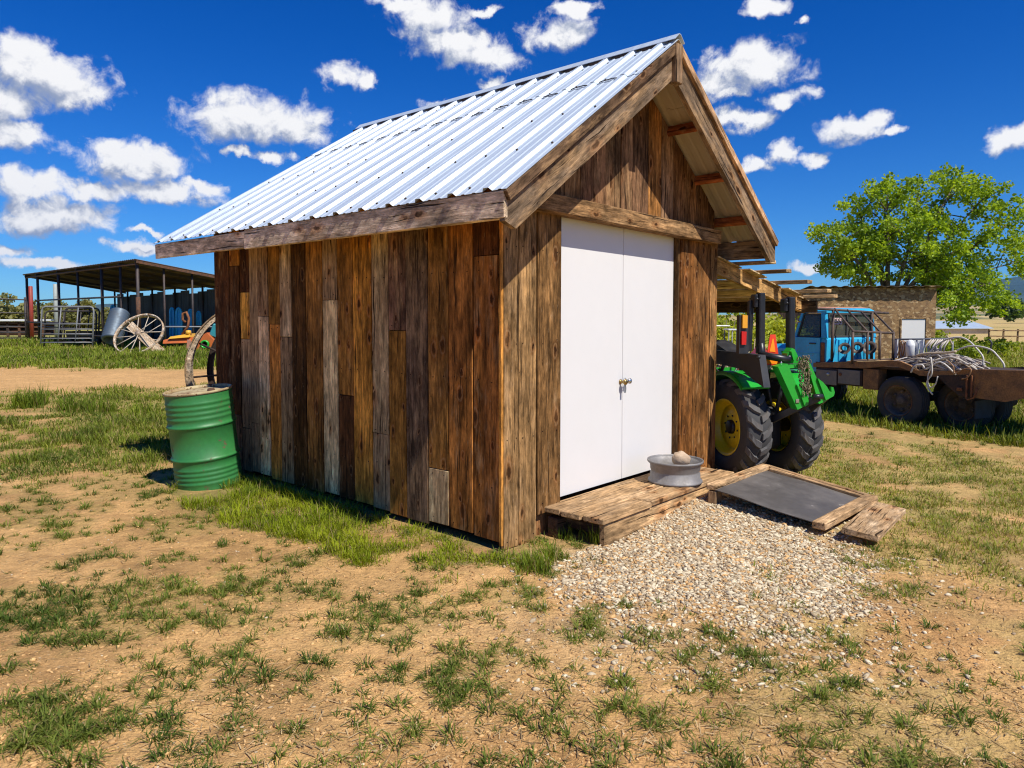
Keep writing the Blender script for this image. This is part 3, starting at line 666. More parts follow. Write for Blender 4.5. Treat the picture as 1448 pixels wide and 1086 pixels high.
def side_wall():
    m = MB(); S = 2.05
    def w(c, a=0.0): return tuple(min(.8, v*S) for v in c)+(a,)
    # px bounds (near top of wall), list of (colour, weather) from top to bottom with split rows
    B = [(308, 329, [(w(DK), .2)], []), (329, 343, [(w(OB), .1), (w(DK), .2), (w(GD), .5)], [376, 585]), (343, 356.5, [(w(DK), .1), (w(OB), .3), (w(GR), .7), (w(GD), .4)], [413, 479, 604]),
         (356.5, 369, [(w(GR), .8), (w(GR), .55)], [597]), (369, 383, [(w(GD), .5), (w(BE, ), .25)], [447]), (383, 399, [(w(RB), .05), (w(k_(OB, .85)), .0)], [458]), (399, 416, [(w(BE), .6), (w(GD), .5)], [476]),
         (416, 436, [(w(DK), .05)], []), (436, 459, [(w(RB), .12)], []), (459, 480.5, [(w(GR), .9), (w(BE), .35)], [424]), (480.5, 503, [(w(RB), .2), (w(DK), .1)], [558]), (503, 529, [(w(OB), .05)], []),
         (529, 553, [(w(GR), .45), (w(GR), .75)], [612]), (553, 578, [(w(GD), .25), (w(RB), .0)], [467]), (578, 609, [(w(k_(GD, .8)), .3)], []), (609, 638, [(w(RB), .1), (w(BE), .6)], [662]), (638, 673, [(w(RB), .12)], []), (673, 709, [(w(DK), .05), (w(RB), .25)], [361])]
    for (p0, p1, cs, sp) in B:
        t1, t0 = tside(p0), tside(p1); t0 = max(t0, .012); pm = (p0+p1)/2
        # wall planks hang a little unevenly at the foot
        zb = .05+random.uniform(-.012, .02); zt = 2.56
        zs = [zt]+[zside(pm, y) for y in sp]+[zb]
        wdt = t1-t0-random.uniform(.006, .012); tc = (t0+t1)/2; out = random.uniform(-.004, .005)
        for i, (c, a) in enumerate(cs):
            zt_, zb_ = zs[i]-(.004 if i else 0), zs[i+1]
            cc = tuple(v*random.uniform(.9, 1.1) for v in c[:3])+(a,)
            m.box((-.014-out-random.uniform(0, .003), tc, (zt_+zb_)/2), (.024, wdt, zt_-zb_), None, .003, cc, 2, .0015)
            for zn in (zb_+.035, zt_-.035)+tuple(q for q in (.42, 1.15, 1.9) if zb_+.1 < q < zt_-.1):
                for yn in (tc-wdt*.28, tc+wdt*.28):
                    if random.random() < .85: nail(m, (-.0275-out, yn+random.uniform(-.008, .008), zn+random.uniform(-.012, .012)), (-1, 0, 0))
    m.box((.03, SL/2, 1.30), (.04, SL-.06, 2.46), None, .002, (.02, .015, .01, 0), 2)
    m.box((.13, SL/2, .055), (.1, SL-.3, .10), None, .002, (.03, .02, .013, 0), 1)  # dark inset beam added under the wall to block light in the gap
    # fresh sawn edge of the corner board
    m.box((-.038, -.022, 1.22), (.022, .026, 2.37), None, .003, (.62, .27, .055, 0), 2)
    m.build('side_wall', WOOD, shed)
side_wall()
def front_wall():
    m = MB()
    fr = lambda px: SH.hit(px, 480, 1, -.015).x
    def brd(x0, x1, z0, z1, c, a=.2, y=-.015, th=.03):
        m.box(((x0+x1)/2, y, (z0+z1)/2), (x1-x0-.007, th, z1-z0), None, .004, tuple(c)+(a,), 2, .002)
        for zn in (z0+.06, .75, 1.4, 2.05):
            for f in (.2, .8): nail(m, (x0+(x1-x0)*f, y-th/2-.001, zn+random.uniform(-.02, .02)), (0, -1, 0))
    cF = (.31, .175, .068); cF2 = (.20, .103, .036)
    brd(-.02, .135, .0, 2.5, cF, .3); brd(.135, .325, -.02, 2.5, k_(cF, 1.1), .25); brd(.33, .60, .17, 2.4, cF2, .15, -.018); brd(.345, .59, .0, .165, (.30, .16, .07), .1, .03)
    xr = SH.hit(960, 480, 1, -.015).x
    brd(xr, xr+.24, .1, 2.4, (.22, .088, .024), .05); brd(xr+.24, SW-.12, .1, 2.4, (.23, .10, .03), .1); brd(SW-.12, SW+.025, .0, 2.42, (.29, .145, .05), .15, -.02)
    m.box((SW+.012, .09, 1.2), (.03, .15, 2.4), None, .004, (.30, .16, .07, .1), 2)
    # reveal boards either side of the doors and over them
    m.box((.605, .04, 1.25), (.02, .11, 2.1), None, .002, (.12, .07, .03, 0), 2); m.box((xr-.012, .04, 1.25), (.02, .11, 2.1), None, .002, (.11, .06, .025, 0), 2)
    # gable boards, left third darker: the rake's shade is put into their colours
    x = .02; gc = [(.16, .075, .03), (.20, .10, .045), (.13, .06, .026), (.24, .12, .045), (.17, .085, .04), (.29, .15, .07), (.20, .11, .05), (.31, .165, .08), (.19, .10, .05), (.36, .16, .045), (.30, .17, .085), (.21, .10, .04), (.27, .13, .05), (.23, .115, .05), (.18, .09, .04), (.22, .12, .06)]
    i = 0
    while x < SW-.02:
        w = min(random.choice([.17, .19, .21, .24]), SW-x); x1 = x+w-.005
        za, zb = ztop(x)-.05, ztop(x1)-.05; y0 = -.012+random.uniform(-.005, .005)
        top = [(x, y0, 2.40), (x1, y0, 2.40), (x1, y0, zb)]+([(SW/2, y0, ztop(SW/2)-.05)] if x < SW/2 < x1 else [])+[(x, y0, za)]
        m.prism(top, (0, .022, 0), gc[i % len(gc)]+(random.uniform(.0, .35),), (0, 0, 1)); x += w; i += 1
    m.box((SW/2, .115, 1.2), (SW-.08, .02, 2.38), None, .002, (.02, .015, .01, 0), 2)
    m.build('front_wall', WOOD, shed)
    h = MB(); h.box((1.60, -.062, 2.365), (2.75, .116, .13), Matrix.Rotation(rad(.9), 3, 'Y'), .006, (.25, .14, .06, .25), 0, .003)
    h.build('header_beam', WOOD, shed)
front_wall()
def rear_walls():
    m = MB(); x = 0
    while x < SW-.02:
        w = .2; x1 = min(x+w-.005, SW); top = [(x, SL, .06), (x1, SL, .06), (x1, SL, ztop(x1)-.05)]+([(SW/2, SL, ztop(SW/2)-.05)] if x < SW/2 < x1 else [])+[(x, SL, ztop(x)-.05)]
        m.prism(top, (0, .024, 0), random.choice([DK, RB, OB, GD])+(.3,), (0, 0, 1)); x += w
    m.build('back_wall', WOOD, shed)
    m = MB(); y = .01
    while y < SL-.02:
        w = .2; m.box((SW-.012, y+w/2, 1.3), (.024, w-.005, 2.5), None, .003, random.choice([DK, RB, OB, GD])+(.3,), 2); y += w
    m.build('far_side_wall', WOOD, shed)
    m = MB(); m.box((SW/2, SL/2, .10), (SW-.1, SL-.1, .06), None, .003, (.2, .13, .07, 0), 1); m.build('floor', WOODF, shed)
rear_walls()
def roof():
    # ribbed sheets; the far edge is cut askew, as in the photograph
    NR = 16; prof = [(0, 0), (.10, 0), (.13, .0045), (.19, .0045), (.22, 0), (.36, 0), (.42, .023), (.56, .023), (.62, 0), (.80, 0), (.83, .0045), (.89, .0045), (.92, 0)]
    us, hs = [], []
    for i in range(NR):
        for (a, h) in prof: us.append((i+a)/NR); hs.append(h)
        for a in (.18, .83): pass
    us.append(1.0); hs.append(0.0)
    def slope(side, z_off, v0, v1, ov):
        V = []; nv = 2
        for v in (v0, v1):
            xe = -SE-.03; xr = SW/2
            x = xe+(xr-xe)*v; z = ZR-(SW/2-x)*TANP+z_off
            y0 = -SO_-.02; y1 = (SS+.02)+(SSK)*v
            for u, h in zip(us, hs):
                y = y0+(y1-y0)*u; nx, nz = -math.sin(math.atan(TANP)), math.cos(math.atan(TANP))
                hh = h+ov
                p = Vector((x+nx*hh, y, z+nz*hh))
                if side: p.x = SW-p.x
                V.append(p)
        return V, len(us)
    def sheet(side, v0, v1, ov, th, mb):
        A, n = slope(side, 0, v0, v1, ov); B, _ = slope(side, 0, v0, v1, ov-th); V = A+B; fs = []; o = 2*n
        for i in range(n-1):
            q = (i, i+1, n+i+1, n+i); r = (o+i, o+n+i, o+n+i+1, o+i+1)
            e0 = (i, o+i, o+i+1, i+1); e1 = (n+i, n+i+1, o+n+i+1, o+n+i)
            fs += [q, r, e0, e1]
        fs += [(0, n, o+n, o), (n-1, o+n-1, o+2*n-1, 2*n-1)]
        if not side: fs = [tuple(reversed(f)) for f in fs]
        mb.add(V, fs)
    m = MB(); sheet(0, 0, .74, .004, .003, m); sheet(0, .715, 1.0, .009, .003, m); left = m.build('roof_sheet', ROOF, shed)
    m = MB(); sheet(1, 0, .74, .004, .003, m); sheet(1, .715, 1.0, .009, .003, m); m.build('roof_sheet', UNDER, shed)
    # roofing screws
    sc = MB(); n = Vector((-math.sin(math.atan(TANP)), 0, math.cos(math.atan(TANP))))
    for v in (.03, .25, .48, .735, .93):
        for i in range(NR):
            if random.random() < .15: continue
            y0 = -SO_-.02; y1 = (SS+.02)+SSK*v; xe = -SE-.03; x = xe+(SW/2-xe)*v; y = y0+(y1-y0)*(i+.17+random.uniform(-.02, .02))/NR
            p = Vector((x, y, ZR-(SW/2-x)*TANP))+n*.012
            sc.tube([p-n*.012, p+n*.006], .008, 6)
    sc.build('roof_screw', RUSTD, left)['kind'] = 'stuff'
    # dark tubes drawing the upper sheet's ragged lap edge and its shadow
    v = .716; xe = -SE-.03; x = xe+(SW/2-xe)*v; sl = Vector((SW/2-xe, 0, (SW/2-xe)*TANP)).normalized()
    for i in range(NR):
        y0 = -SO_-.02; y1 = (SS+.02)+SSK*v; pts = []; lp = MB()
        for a in np.linspace(.70, 1.28, 7):
            yy = y0+(y1-y0)*min(1, (i+a)/NR); pts.append(Vector((x, yy, ZR-(SW/2-x)*TANP))+n*.016+sl*(.012*math.sin(i*2.1)+.02*math.sin((a-.7)*5.4)+random.uniform(-.006, .006)))
        lp.tube(pts, .004, 5); lp.build('lap_edge_shadow', RUSTD, left)
    # ridge cap
    m = MB(); y0, y1 = -SO_-.03, SS+SSK+.03; V = []
    for y in (y0, y1):
        for (dx, dz) in ((-.075, -.07*TANP+.044), (-.012, .05), (.012, .05), (.075, -.07*TANP+.044)): V.append((SW/2+dx, y, ZR+dz-.003))
        for (dx, dz) in ((-.075, -.07*TANP+.040), (-.012, .045), (.012, .045), (.075, -.07*TANP+.040)): V.append((SW/2+dx, y, ZR+dz-.003))
    fs = [(0, 8, 9, 1), (1, 9, 10, 2), (2, 10, 11, 3), (4, 5, 13, 12), (5, 6, 14, 13), (6, 7, 15, 14), (0, 1, 5, 4), (1, 2, 6, 5), (2, 3, 7, 6), (0, 4, 12, 8), (3, 11, 15, 7)]
    m.add(V, fs)
    cap = m.build('ridge_cap', ROOF, shed)
    for i in range(NR):   # dark strips under the cap, drawn for the dark gaps between the ribs
        yy = y0+(y1-y0)*(i+.5)/NR; cl = MB(); cl.box((SW/2-.068, yy+.1, ZR-.068*TANP+.022), (.012, (y1-y0)/NR*.58, .022), None, .002); cl.build('gap_strip', RUSTD, cap)
    # fascia along the eave, two lengths
    tm = tside(403)
    for (a, b, z0, z1, dx) in ((-SO_, tm-.12, ZF, ZE-.02, 0), (tm-.118, SS, ZF+.012, ZE-.03, .004)):
        m = MB(); m.box((-SE-.005+dx, (a+b)/2, (z0+z1)/2), (.04, b-a, z1-z0), None, .005, (.70, .53, .35, .25), 1, .003); m.build('eave_fascia', WOODS, shed)
    m = MB(); m.box((SW+SE+.005, (SS-SO_)/2-.2, (ZF+ZE)/2-.01), (.04, SS+SO_-.5, .18), None, .005, (.3, .22, .15, .4), 1); m.build('eave_fascia', WOODS, shed)
    # rake boards, front
    yf = -SO_
    for s in (0, 1):
        fx = (lambda x: SW-x) if s else (lambda x: x)
        xe = -SE-.02; up = lambda x: ZR-(SW/2-x)*TANP-.055; lo = lambda x: ZR-(SW/2-x)*TANP-.285
        poly = [(fx(xe), yf, up(xe)+.005), (fx(xe), yf, 2.15 if not s else 2.12), (fx(xe+.14), yf, 2.135 if not s else 2.11), (fx(SW/2-.055 if not s else SW/2-.005), yf, lo(SW/2-.03)), (fx(SW/2-.055 if not s else SW/2-.005), yf, up(SW/2-.03))]
        poly[2] = (fx(xe+.10), yf, lo(xe+.10)-.01)
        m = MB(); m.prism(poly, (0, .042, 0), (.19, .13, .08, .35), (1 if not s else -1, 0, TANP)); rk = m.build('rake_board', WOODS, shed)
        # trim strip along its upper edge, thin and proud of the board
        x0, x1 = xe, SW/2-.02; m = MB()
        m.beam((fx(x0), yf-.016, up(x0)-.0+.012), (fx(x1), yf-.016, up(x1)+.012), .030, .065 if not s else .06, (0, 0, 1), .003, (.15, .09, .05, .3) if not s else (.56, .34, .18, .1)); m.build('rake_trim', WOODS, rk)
    m = MB(); m.box((SW/2-.02, yf-.008, 3.53), (.10, .07, .30), None, .006, (.18, .12, .075, .35), 2, .003); m.build('apex_block', WOODS, shed)
    m = MB(); m.box((SW/2, 1.6, ZR-.19), (.06, 4.0, .20), None, .004, (.30, .10, .035, 0), 1); m.build('ridge_beam', WOODF, shed)
    for x in (SW/2+.62, SW/2+1.13, SW/2+1.62):
        m = MB(); m.box((x, 1.5, ztop(x)-.075), (.045, 3.85, .085), Matrix.Rotation(math.atan(TANP), 3, 'Y'), .003, (.34, .105, .035, 0), 1); m.build('purlin', WOODF, shed)
        m = MB(); m.box((SW-x, 1.6, ztop(x)-.075), (.045, 3.9, .085), Matrix.Rotation(-math.atan(TANP), 3, 'Y'), .003, (.34, .105, .035, 0), 1); m.build('purlin', WOODF, shed)
roof()
def doors():
    yd = .055; xl = SH.hit(791, 500, 1, yd-.02).x; xr = SH.hit(957, 500, 1, yd-.02).x; xm = SH.hit(881, 500, 1, yd-.02).x
    z0, z1 = .224, 2.345
    for (a, b, kx) in ((xl, xm-.003, xm-.035), (xm+.003, xr-.003, xm+.028)):
        m = MB(); m.box(((a+b)/2, yd, (z0+z1)/2), (b-a, .035, z1-z0), None, .004); d = m.build('door', WHITE, shed)
        zk = SH.hit(879, 539, 1, yd).z+(0 if a == xl else .005); M = Matrix.Translation((kx, yd-.018, zk)) @ Matrix.Rotation(rad(90), 4, 'X')
        m = MB(); m.lathe([(.0, .001), (.021, .001), (.021, .006), (.011, .010), (.010, .032), (.021, .040), (.025, .05), (.022, .060), (.010, .066), (0, .067)], 20, M); kb = m.build('door_knob', BRASS if a == xl else CHROME, d)
        if a == xl:
            m = MB(); m.tube([(kx+math.cos(q)*.03+.03, yd-.068, zk+.005+math.sin(q)*.012) for q in np.linspace(0, 6.0, 14)], .0035, 6); m.box((kx+.004, yd-.062, zk-.055), (.022, .008, .07), None, .003); m.build('latch_strap', STEEL, d)
        else:
            for zz in (.55, 1.28, 2.05):
                m = MB(); m.tube([(b+.006, yd-.028, zz-.035), (b+.006, yd-.028, zz+.035)], .008, 8); m.box((b-.012, yd-.020, zz), (.03, .005, .07), None, .001); m.build('hinge', STEEL, d)
doors()

# ------------------------------------------------------------------ in front of the shed
step = thing('wooden_step', 'low weathered plank step in front of the white doors', 'step', SH.W((1.4, -.27, 0)), TH)
def lstep(x, y, z): return (x-1.4, y+.27, z)
x0, x1 = .40, 2.43
for i, (ya, yb) in enumerate(((-.54, -.36), (-.355, -.18), (-.175, -.002))):
    m = MB(); cuts = [x0+random.uniform(-.015, .02), 1.05+.25*i, x1+random.uniform(-.02, .05)]
    for a, b in zip(cuts[:-1], cuts[1:]): m.box(lstep((a+b)/2, (ya+yb)/2, .198+random.uniform(-.004, .004)), (b-a-.006, yb-ya-.004, .042), None, .007, (.45, .30, .165, .55), 0, .004)
    m.build('deck_board', WOODS, step)
m = MB(); m.box(lstep(1.38, -.50, .095), (1.84, .045, .155), None, .006, (.46, .29, .14, .25), 0, .004); m.build('front_beam', WOODS, step)
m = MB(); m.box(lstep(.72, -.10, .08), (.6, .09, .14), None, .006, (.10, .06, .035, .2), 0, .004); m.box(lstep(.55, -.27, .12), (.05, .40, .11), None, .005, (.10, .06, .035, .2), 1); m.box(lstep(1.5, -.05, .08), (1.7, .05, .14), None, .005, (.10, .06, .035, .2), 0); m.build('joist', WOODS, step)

def rim():
    p = SH.W((1.745, -.335, .222)); t = thing('steel_wheel_rim', 'grey steel wheel rim lying flat on the wooden step with a rock on it', 'wheel rim', p)
    R = .225; m = MB(); th = .004
    o = [(R*.93, 0), (R*.985, .004), (R*.985, .018), (R*.915, .026), (R*.90, .078), (R*.875, .086), (R*.875, .098), (R*.90, .106), (R*.915, .148), (R*1.0, .165), (R*1.02, .172), (R*1.015, .184)]
    i = [(r-.007, z) for (r, z) in reversed(o)]
    m.lathe(o+i, 56, None, loop=True); m.build('rim_barrel', GALV, t)
    m = MB(); m.lathe([(R*.87, .112), (R*.7, .128), (R*.55, .120), (R*.45, .128), (R*.2, .128), (R*.18, .12)], 40); m.lathe([(R*.18, .12), (R*.45, .118), (R*.55, .112), (R*.7, .12), (R*.86, .106)], 40); m.build('rim_disc', GALV, t)
    # the rock
    m = MB(); rn = random.Random(5); V = []; n1, n2 = 12, 18
    for a in range(n1+1):
        for b in range(n2):
            u, v = math.pi*a/n1, 2*math.pi*b/n2; d = Vector((math.sin(u)*math.cos(v), math.sin(u)*math.sin(v), math.cos(u)))
            k = 1+.10*math.sin(d.x*5+1)*math.cos(d.y*6)+.06*math.sin(d.z*9+d.x*7)+rn.uniform(-.025, .025)
            V.append(Vector((d.x*.074*k, d.y*.068*k, d.z*.062*k)))
    fs = [(a*n2+b, (a+1)*n2+b, (a+1)*n2+(b+1) % n2, a*n2+(b+1) % n2) for a in range(n1) for b in range(n2)]
    m.add(V, fs, smooth=True); rk = m.build('rock', ROCK); rk.location = p+Vector((.045, -.02, .19)); tag(rk, 'tan rounded rock resting on the grey wheel rim', 'rock')
rim()

def ramp():
    # slopes down from beside the step towards the gravel
    A = Vector((1.80, -.64, .215)); zf = .075
    t = thing('wooden_ramp', 'small wooden framed ramp covered with a worn black sheet beside the gravel', 'ramp', SH.W((2.3, -1.1, 0)), TH)
    def l(x, y, dz=0.0):
        s = (-.64-y)/.92; return Vector((x-2.3, y+1.1, .215+(zf-.215)*s+dz))
    c = (.43, .28, .15, .5)
    m = MB(); m.beam(l(1.74, -.66, .012), l(2.82, -.66, .012), .085, .045, (0, 0, 1), .006, c, .003); m.build('top_rail', WOODS, t)
    m = MB(); m.beam(l(2.80, -.70, .014), l(2.80, -1.60, .014), .05, .05, (0, 0, 1), .006, c, .003); m.beam(l(2.75, -.72, .002), l(2.75, -1.56, .002), .035, .055, (0, 0, 1), .005, (.33, .21, .11, .4), .003); m.build('side_rail', WOODS, t)
    m = MB(); m.beam(l(1.66, -1.53, .020), l(2.80, -1.56, .020), .10, .05, (0, 0, 1), .006, c, .003); m.build('foot_rail', WOODS, t)
        # the sheet: a quad following the slope
    m = MB(); V = []; n = 8
    for j in range(n+1):
        for i in range(n+1):
            x = 1.74+(2.76-1.74)*i/n; y = -.69+(-1.52+.69)*j/n; V.append(l(x, y, .004+.004*math.sin(i*1.3+j)))
    o = len(V); V += [v-Vector((0, 0, .006)) for v in V]; fs = []
    for j in range(n):
        for i in range(n):
            a = j*(n+1)+i; fs.append((a, a+n+1, a+n+2, a+1)); fs.append((o+a, o+a+1, o+a+n+2, o+a+n+1))
    for i in range(n):
        a = i*(n+1); fs.append((a, a+o, a+n+1+o, a+n+1))
        b = i*(n+1)+n; fs.append((b, b+n+1, b+n+1+o, b+o))
    m.add(V, fs, smooth=False); m.build('black_sheet', MATB, t)
    m = MB(); m.box((1.79-2.3, -.67+1.1, .10), (.10, .07, .19), None, .005, (.36, .23, .12, .4), 2); m.build('support_block', WOODS, t); m = MB(); m.box((2.72-2.3, -.67+1.1, .08), (.07, .07, .17), None, .005, (.36, .23, .12, .4), 2); m.build('support_block', WOODS, t)
    pl = MB(); pl.box((0, 0, 0), (1.08, .24, .045), None, .006, (.43, .31, .19, .6), 0, .004); o = pl.build('plank', WOODS); o.location = SH.W((2.20, -1.76, .072)); o.rotation_euler = (rad(6), rad(2), TH+rad(5)); tag(o, 'short weathered plank lying on the gravel at the foot of the ramp', 'plank')
ramp()

def drum():
    p = ground(297, 684); t = thing('green_drum', 'leaning green steel drum with a rusty lid beside the plank wall', 'drum', (p.x, p.y, -.02)); t.rotation_euler = (rad(2), rad(-5.2), .3); t.scale = (1, 1, 1.05)
    R, Hh = .292, .885; pr = [(0, .01), (R*.97, .01), (R, .0), (R, .035)]
    def rib(z, w, h): return [(R, z-w), (R+h*.6, z-w*.5), (R+h, z), (R+h*.6, z+w*.5), (R, z+w)]
    z = .09
    for z in (.085, .125, .165, .205): pr += rib(z, .017, .006)
    pr += rib(.295, .02, .017)
    pr += rib(.585, .02, .017)
    for z in (.655, .70, .745, .79): pr += rib(z, .018, .006)
    pr += [(R, .84), (R, Hh-.012)]
    m = MB(); m.lathe(pr, 64); m.build('drum_body', DRUMG, t)
    m = MB(); m.lathe([(R-.002, Hh-.02), (R+.008, Hh-.014), (R+.010, Hh-.002), (R+.003, Hh+.005), (R-.008, Hh), (R-.010, Hh-.02)], 64); m.build('chime', RUSTL, t)
    m = MB(); m.lathe([(R-.008, Hh-.022), (R*.9, Hh-.020), (R*.5, Hh-.014), (0, Hh-.015)], 48); ld = m.build('lid', RUSTL, t)
    m = MB(); m.lathe([(0, Hh+.006), (.03, Hh+.006), (.034, Hh-.01), (.036, Hh-.02)], 16, Matrix.Translation((.12, -.08, 0))); m.build('bung', RUST, ld)
drum()

def hoops():
    # two old iron and timber wheels leaning behind the shed's back corner
    for (px, Y, R, label, mat, wd, off) in ((262, 9.3, .92, 'pale weathered steel traction wheel leaning behind the shed corner, nearest to the drum', WOODS, .15, 0), (292, 9.75, .90, 'dark rusty wheel standing behind the pale wheel at the shed corner', RUSTD, .08, 0)):
        c = at(px, 540, Y); base = Vector((c.x+R*1.10, Y, 0)); t = thing('wagon_wheel', label, 'wheel', (base.x, base.y, -.05), rad(12), 'old wheels at the shed corner')
        M = Matrix.Translation((0, 0, R)) @ Matrix.Rotation(rad(8), 4, 'X') @ Matrix.Rotation(rad(90), 4, 'X')
        m = MB(); m.lathe([(R-.055, -wd/2), (R, -wd/2), (R, wd/2), (R-.055, wd/2)], 72, M, (.62, .50, .35, .35) if mat == WOODS else (1, 1, 1, 0), loop=True, smooth=False); m.lathe([(R, -wd/2-.012), (R+.014, -wd/2-.012), (R+.014, wd/2+.012), (R, wd/2+.012)], 72, M, (.3, .26, .2, .5), loop=True, smooth=False); m.build('wheel_rim', mat, t)
        m = MB()
        for k in range(12):
            a = 2*math.pi*k/12+.06; m.tube([M @ Vector((.07*math.cos(a), .07*math.sin(a), .06 if k % 2 else -.06)), M @ Vector((math.cos(a)*(R-.07), math.sin(a)*(R-.07), 0))], .014, 6)
        m.build('spokes', RUSTD, t)
        m = MB(); m.lathe([(0, -.14), (.09, -.14), (.11, -.05), (.11, .05), (.09, .14), (0, .14)], 20, M); m.build('hub', RUSTD, t)
hoops()

# ------------------------------------------------------------------ lean-to of rafters and boards at the shed's far side
def leanto():
    t = thing('lean_to', 'open timber lean to roof of rafters and loose boards sheltering the green tractor', 'lean-to', SH.W((SW+.03, 0, 0)), TH); ox = SW+.03
    rt = lambda x: 2.165-.163*(x)
    for i, y in enumerate((.02, 1.3, 2.6, 3.9)):
        m = MB(); m.beam((.0, y, rt(0)-.075), (2.42, y, rt(2.42)-.075), .045, .15, (0, 0, 1), .004, (.44, .25, .09, .1), .003); m.build('rafter', WOODF, t)
    # plywood decking in strips with gaps, then loose boards whose ends poke out in front
    for i, (a, b) in enumerate(((.02, .55), (.62, 1.05), (1.12, 1.6), (1.66, 2.1), (2.14, 2.5))):
        m = MB(); y0 = -.03-.06*(i % 2); m.add([(a, y0, rt(a)+.004), (b, y0, rt(b)+.004), (b, 4.1, rt(b)+.004), (a, 4.1, rt(a)+.004), (a, y0, rt(a)+.016), (b, y0, rt(b)+.016), (b, 4.1, rt(b)+.016), (a, 4.1, rt(a)+.016)], [(0, 3, 2, 1), (4, 5, 6, 7), (0, 1, 5, 4), (2, 3, 7, 6), (1, 2, 6, 5), (0, 4, 7, 3)], (.55, .40, .22, .1)); m.build('roof_panel', WOODF, t)
    for (x, z) in ((.50, .035), (.92, .035), (1.50, .035), (2.04, .035), (2.35, .032)):
        m = MB(); m.beam((x, -.40+random.uniform(-.02, .02), rt(x)+z+.008), (x+.04, 4.2, rt(x)+z), .13, .038, (0, 0, 1), .005, (.47, .31, .15, .35), .003); m.build('roof_board', WOODF, t)
    m = MB(); m.beam((2.32, -.18, 1.70), (2.32, 4.2, 1.70), .05, .145, (0, 0, 1), .004, (.07, .045, .025, .1), .003); m.build('outer_beam', WOODF, t)
    for y in (1.9, 4.0):
        m = MB(); m.beam((2.32, y, 0), (2.32, y, 1.63), .1, .1, (0, 1, 0), .005, (.2, .13, .07, .2)); m.build('post', WOODF, t)
leanto()

